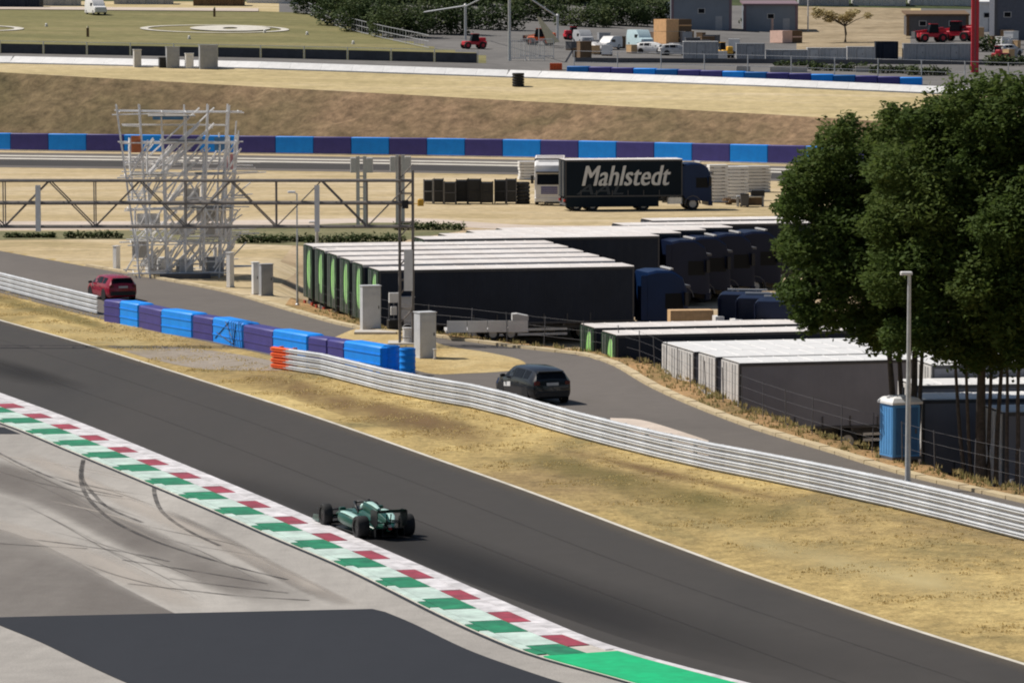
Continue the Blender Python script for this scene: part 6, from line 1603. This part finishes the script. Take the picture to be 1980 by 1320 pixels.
for a, b in zip(ywp, ywp[1:]):
    d = b - a; o = MB().bb((0, 0, -.3), (d.length - .03, .25, .55)).build('wall_block', M_dgrey, r_, False, a - ywp[0]); o.rotation_euler = (0, -math.atan2(d.z, d.to_2d().length), math.atan2(d.y, d.x))
for i, (u, v, w, lab) in enumerate([(1540, 134, 5.0, 'low scrubby bush behind the upper tyre barrier, leftmost'), (1625, 138, 6.5, 'low scrubby bush behind the upper tyre barrier, second from left'), (1730, 142, 5.5, 'low scrubby bush behind the upper tyre barrier, third from left'), (1795, 146, 4.5, 'low scrubby bush at the right end of the upper tyre barrier')]):
    shrub(u, v, w, 1.1, lab, True, L_hedge, 130 + i, 'bushes behind the upper tyre barrier', 'bush', 200, .18)
for i, (u0, u1, lab) in enumerate([(1425, 1450, 'pale concrete block behind the upper tyre barrier, left'), (1490, 1560, 'long pale concrete block behind the upper tyre barrier, middle'), (1655, 1690, 'pale concrete block behind the upper tyre barrier, right')]):
    cont('concrete_block', lab, 'block', u0, u1, 128, 140, .8, M_conc, doors=0, ribs=False)
# --- stacked crates, sheds, containers
def crate_block(u0, u1, vt, vb_, m, m2, label, ny_=2):
    p = FV((u0 + u1) / 2, vb_); s_ = far_m(p); w = (u1 - u0) / s_; h = (vb_ - vt) / s_
    r_ = thing('crate_stack', label, 'crates', p, R(38), 'crate stacks in the yard')
    for k in range(ny_):
        for q in range(2):
            c = MB().bb((-w / 2 + q * w / 2 + .03, 0, k * h / ny_ + .05), (-w / 2 + (q + 1) * w / 2 - .03, 2.6, (k + 1) * h / ny_)).build('crate', m if q == 0 else m2, r_)
            MB().bb((-w / 2 + q * w / 2 + .03, -.03, k * h / ny_ + h / ny_ * .45), (-w / 2 + (q + 1) * w / 2 - .03, 0, k * h / ny_ + h / ny_ * .55)).build('batten', m, c)
    return r_
M_oc = mat('orange_crate', (0.80, 0.46, 0.22), .7, var=.12)
M_pk = mat('pink_crate', (0.78, 0.52, 0.42), .7, var=.1)
crate_block(1280, 1345, 38, 86, M_oc, M_brown, 'tall orange wooden crate stack left of the grey container', 2)
crate_block(1486, 1536, 36, 62, M_pk, M_brown, 'pink-fronted crate stack in front of the grey shed', 1)
crate_block(1506, 1558, 60, 84, M_pk, M_brown, 'pink-fronted crate stack above the dark grey container', 1)
pil = cont('white_pillar', 'slim white pillar sign behind the orange crates', 'sign', 1286, 1300, 4, 42, .5, M_white, doors=0, ribs=False)
M_shed = mat('shed_blue_grey', (0.21, 0.24, 0.28), .6, var=.08, scale=.4)
M_trim = mat('shed_trim_mauve', (0.22, 0.15, 0.17), .6, var=.1)
shed('grey-blue shed with mauve trim behind the orange crates', 1300, 1412, -6, 58, 8, M_shed, M_trim, 1)
shed('wider grey-blue shed with mauve trim behind the small bush', 1440, 1540, 10, 62, 8, M_shed, M_trim, 1)
cont('site_container', 'grey container with white roof beside the yellow forklift', 'container', 1322, 1388, 80, 117, 2.5, M_grey, roof=M_white, doors=1)
machine(1402, 112, R(100), M_yellow, 'yellow forklift right of the grey container', False, .75, name='forklift')
CG2 = 'containers along the upper yard'
cont('site_container', 'mid grey container right of the yellow forklift', 'container', 1425, 1478, 84, 118, 2.5, M_grey, doors=1, group=CG2)
cont('site_container', 'long dark grey container below the pink-fronted crates', 'container', 1482, 1560, 96, 119, 2.5, M_grey, doors=1, group=CG2)
cont('site_container', 'pale container, left of the three pale ones', 'container', 1562, 1586, 92, 117, 2.5, M_lgrey, doors=1, group=CG2)
cont('site_container', 'pale container, middle of the three pale ones', 'container', 1588, 1636, 92, 117, 2.5, M_lgrey, doors=1, group=CG2)
cont('site_container', 'pale container beside the navy one', 'container', 1639, 1690, 90, 116, 2.5, M_lgrey, doors=1, group=CG2)
cont('site_container', 'navy blue container between pale and dark grey ones', 'container', 1694, 1736, 80, 115, 2.5, M_navy, doors=1, group=CG2)
cont('site_container', 'long dark grey container under the red telehandlers', 'container', 1748, 1878, 84, 116, 2.5, M_grey, doors=2, group=CG2)
machine(1800, 82, R(195), M_red, 'red telehandler with lowered boom, left of two', True, 1.0)
machine(1850, 80, R(150), M_red, 'red telehandler with lowered boom, right of two', True, 1.1)
shed('long dark open shed behind the red telehandlers', 1755, 1870, 30, 70, 6, M_dgrey, M_brown, 2)
shed('white end building right of the red mast', 1894, 1922, 6, 62, 6, M_white, M_white, 1)
shed('dark grey building at the top right corner', 1925, 2060, -12, 78, 8, mat('slate_wall', (.11, .12, .15), .6), M_dgrey, 3)
machine(1935, 117, R(60), M_red, 'small red tractor at the right yard edge', False, .7, name='utility_tractor')
for i, (u0, u1, m, lab) in enumerate([(1545, 1640, M_grey, 'grey roofed unit on top of the brown bank, left'), (1650, 1750, M_lgrey, 'pale unit on top of the brown bank, middle'), (1760, 1880, M_lgrey, 'pale unit on top of the brown bank, right')]):
    cont('hospitality_unit', lab, 'building', u0, u1, -14, 12, 5, m, doors=2)
mst = FV(1885, 142); hm = 11.0
r_ = thing('red_mast', 'tall red mast rising past the top edge behind the trees', 'mast', mst)
MB().bb((-.42, -.3, 0), (-.12, .3, hm)).build('left_flange', M_red, r_); MB().bb((.12, -.3, 0), (.42, .3, hm)).build('right_flange', M_red, r_)
MB().bb((-.12, -.1, 0), (.12, .1, hm)).build('web', mat('mast_pink', (.5, .16, .17), .5), r_)
# dry pale tree on the bank
p = FV(1634, 82); r_ = thing('dry_tree', 'pale dry tree with flat crown in front of the brown bank', 'tree', p)
MB().path([(0, 0, -.1), (.1, 0, 1.2), (-.1, 0, 2.6)], [.22, .16, .1], 7).build('trunk', M_bark, r_)
dcl = []
rr = random.Random(9)
for k in range(14):
    c = Vector((rr.uniform(-4.2, 4.0), rr.uniform(-1.5, 1.5), 3.6 + rr.uniform(-.5, 1.1))); dcl.append((c, rr.uniform(.5, .95)))
    MB().path([(-.05, 0, 2.2), Vector((0, 0, 2.6)).lerp(c, .5), c], [.08, .05, .025], 5).build('branch', M_bark, r_)
leaves(dcl, 260, .2, 3, r_, L_dry, 'crown', .55)
lamp = FV(1562, 60); r_ = thing('lamp_post', 'thin white pole between the sheds and the dry tree', 'lamp post', lamp)
MB().tube((0, 0, 0), (0, 0, 6), .1, 8).build('pole', M_white, r_); MB().bb((-.5, -.1, 6), (.1, .1, 6.15)).build('lamp_head', M_white, r_)

# scattered yard goods
yr = random.Random(21)
ym = {'grey': M_grey, 'white': M_white, 'brown': M_brown, 'dark': M_dgrey, 'tan': M_wood}
ordw = ['leftmost', 'second from the left', 'third from the left', 'fourth from the left', 'fifth from the left', 'sixth from the left', 'seventh from the left', 'eighth from the left', 'ninth from the left']
for ci, (c_, m_) in enumerate(ym.items()):
    uu_ = sorted([yr.uniform(1095, 1430) for _ in range(5)] + [yr.uniform(1890, 1975) for _ in range(3)])
    pr_o = None
    for i, u in enumerate(uu_):
        p = FV(u, yr.uniform(72, 116)); lab = '%s pallet box among the upper yard goods, %s of the %s ones' % (c_, ordw[i], c_); k = yr.uniform(.8, 1.6)
        if pr_o is None:
            r_ = pr_o = thing('pallet_box', lab, 'box', p, yr.uniform(0, 3), 'pallet boxes scattered in the upper yard')
            MB().bb((-.6, -.45, .15), (.6, .45, 1.05)).build('box', m_, r_)
            pl_ = MB()
            for x in (-.5, 0, .5): pl_.bb((x - .07, -.45, 0), (x + .07, .45, .1))
            pl_.bb((-.6, -.45, .1), (.6, .45, .149)).build('pallet', M_brown, r_)
            MB().bb((-.62, -.47, 1.05), (.62, .47, 1.12)).build('lid', m_, r_)
        else:
            q = dup(pr_o, p, yr.uniform(0, 3), lab); q.scale = (k, k, k * yr.uniform(.8, 1.3))
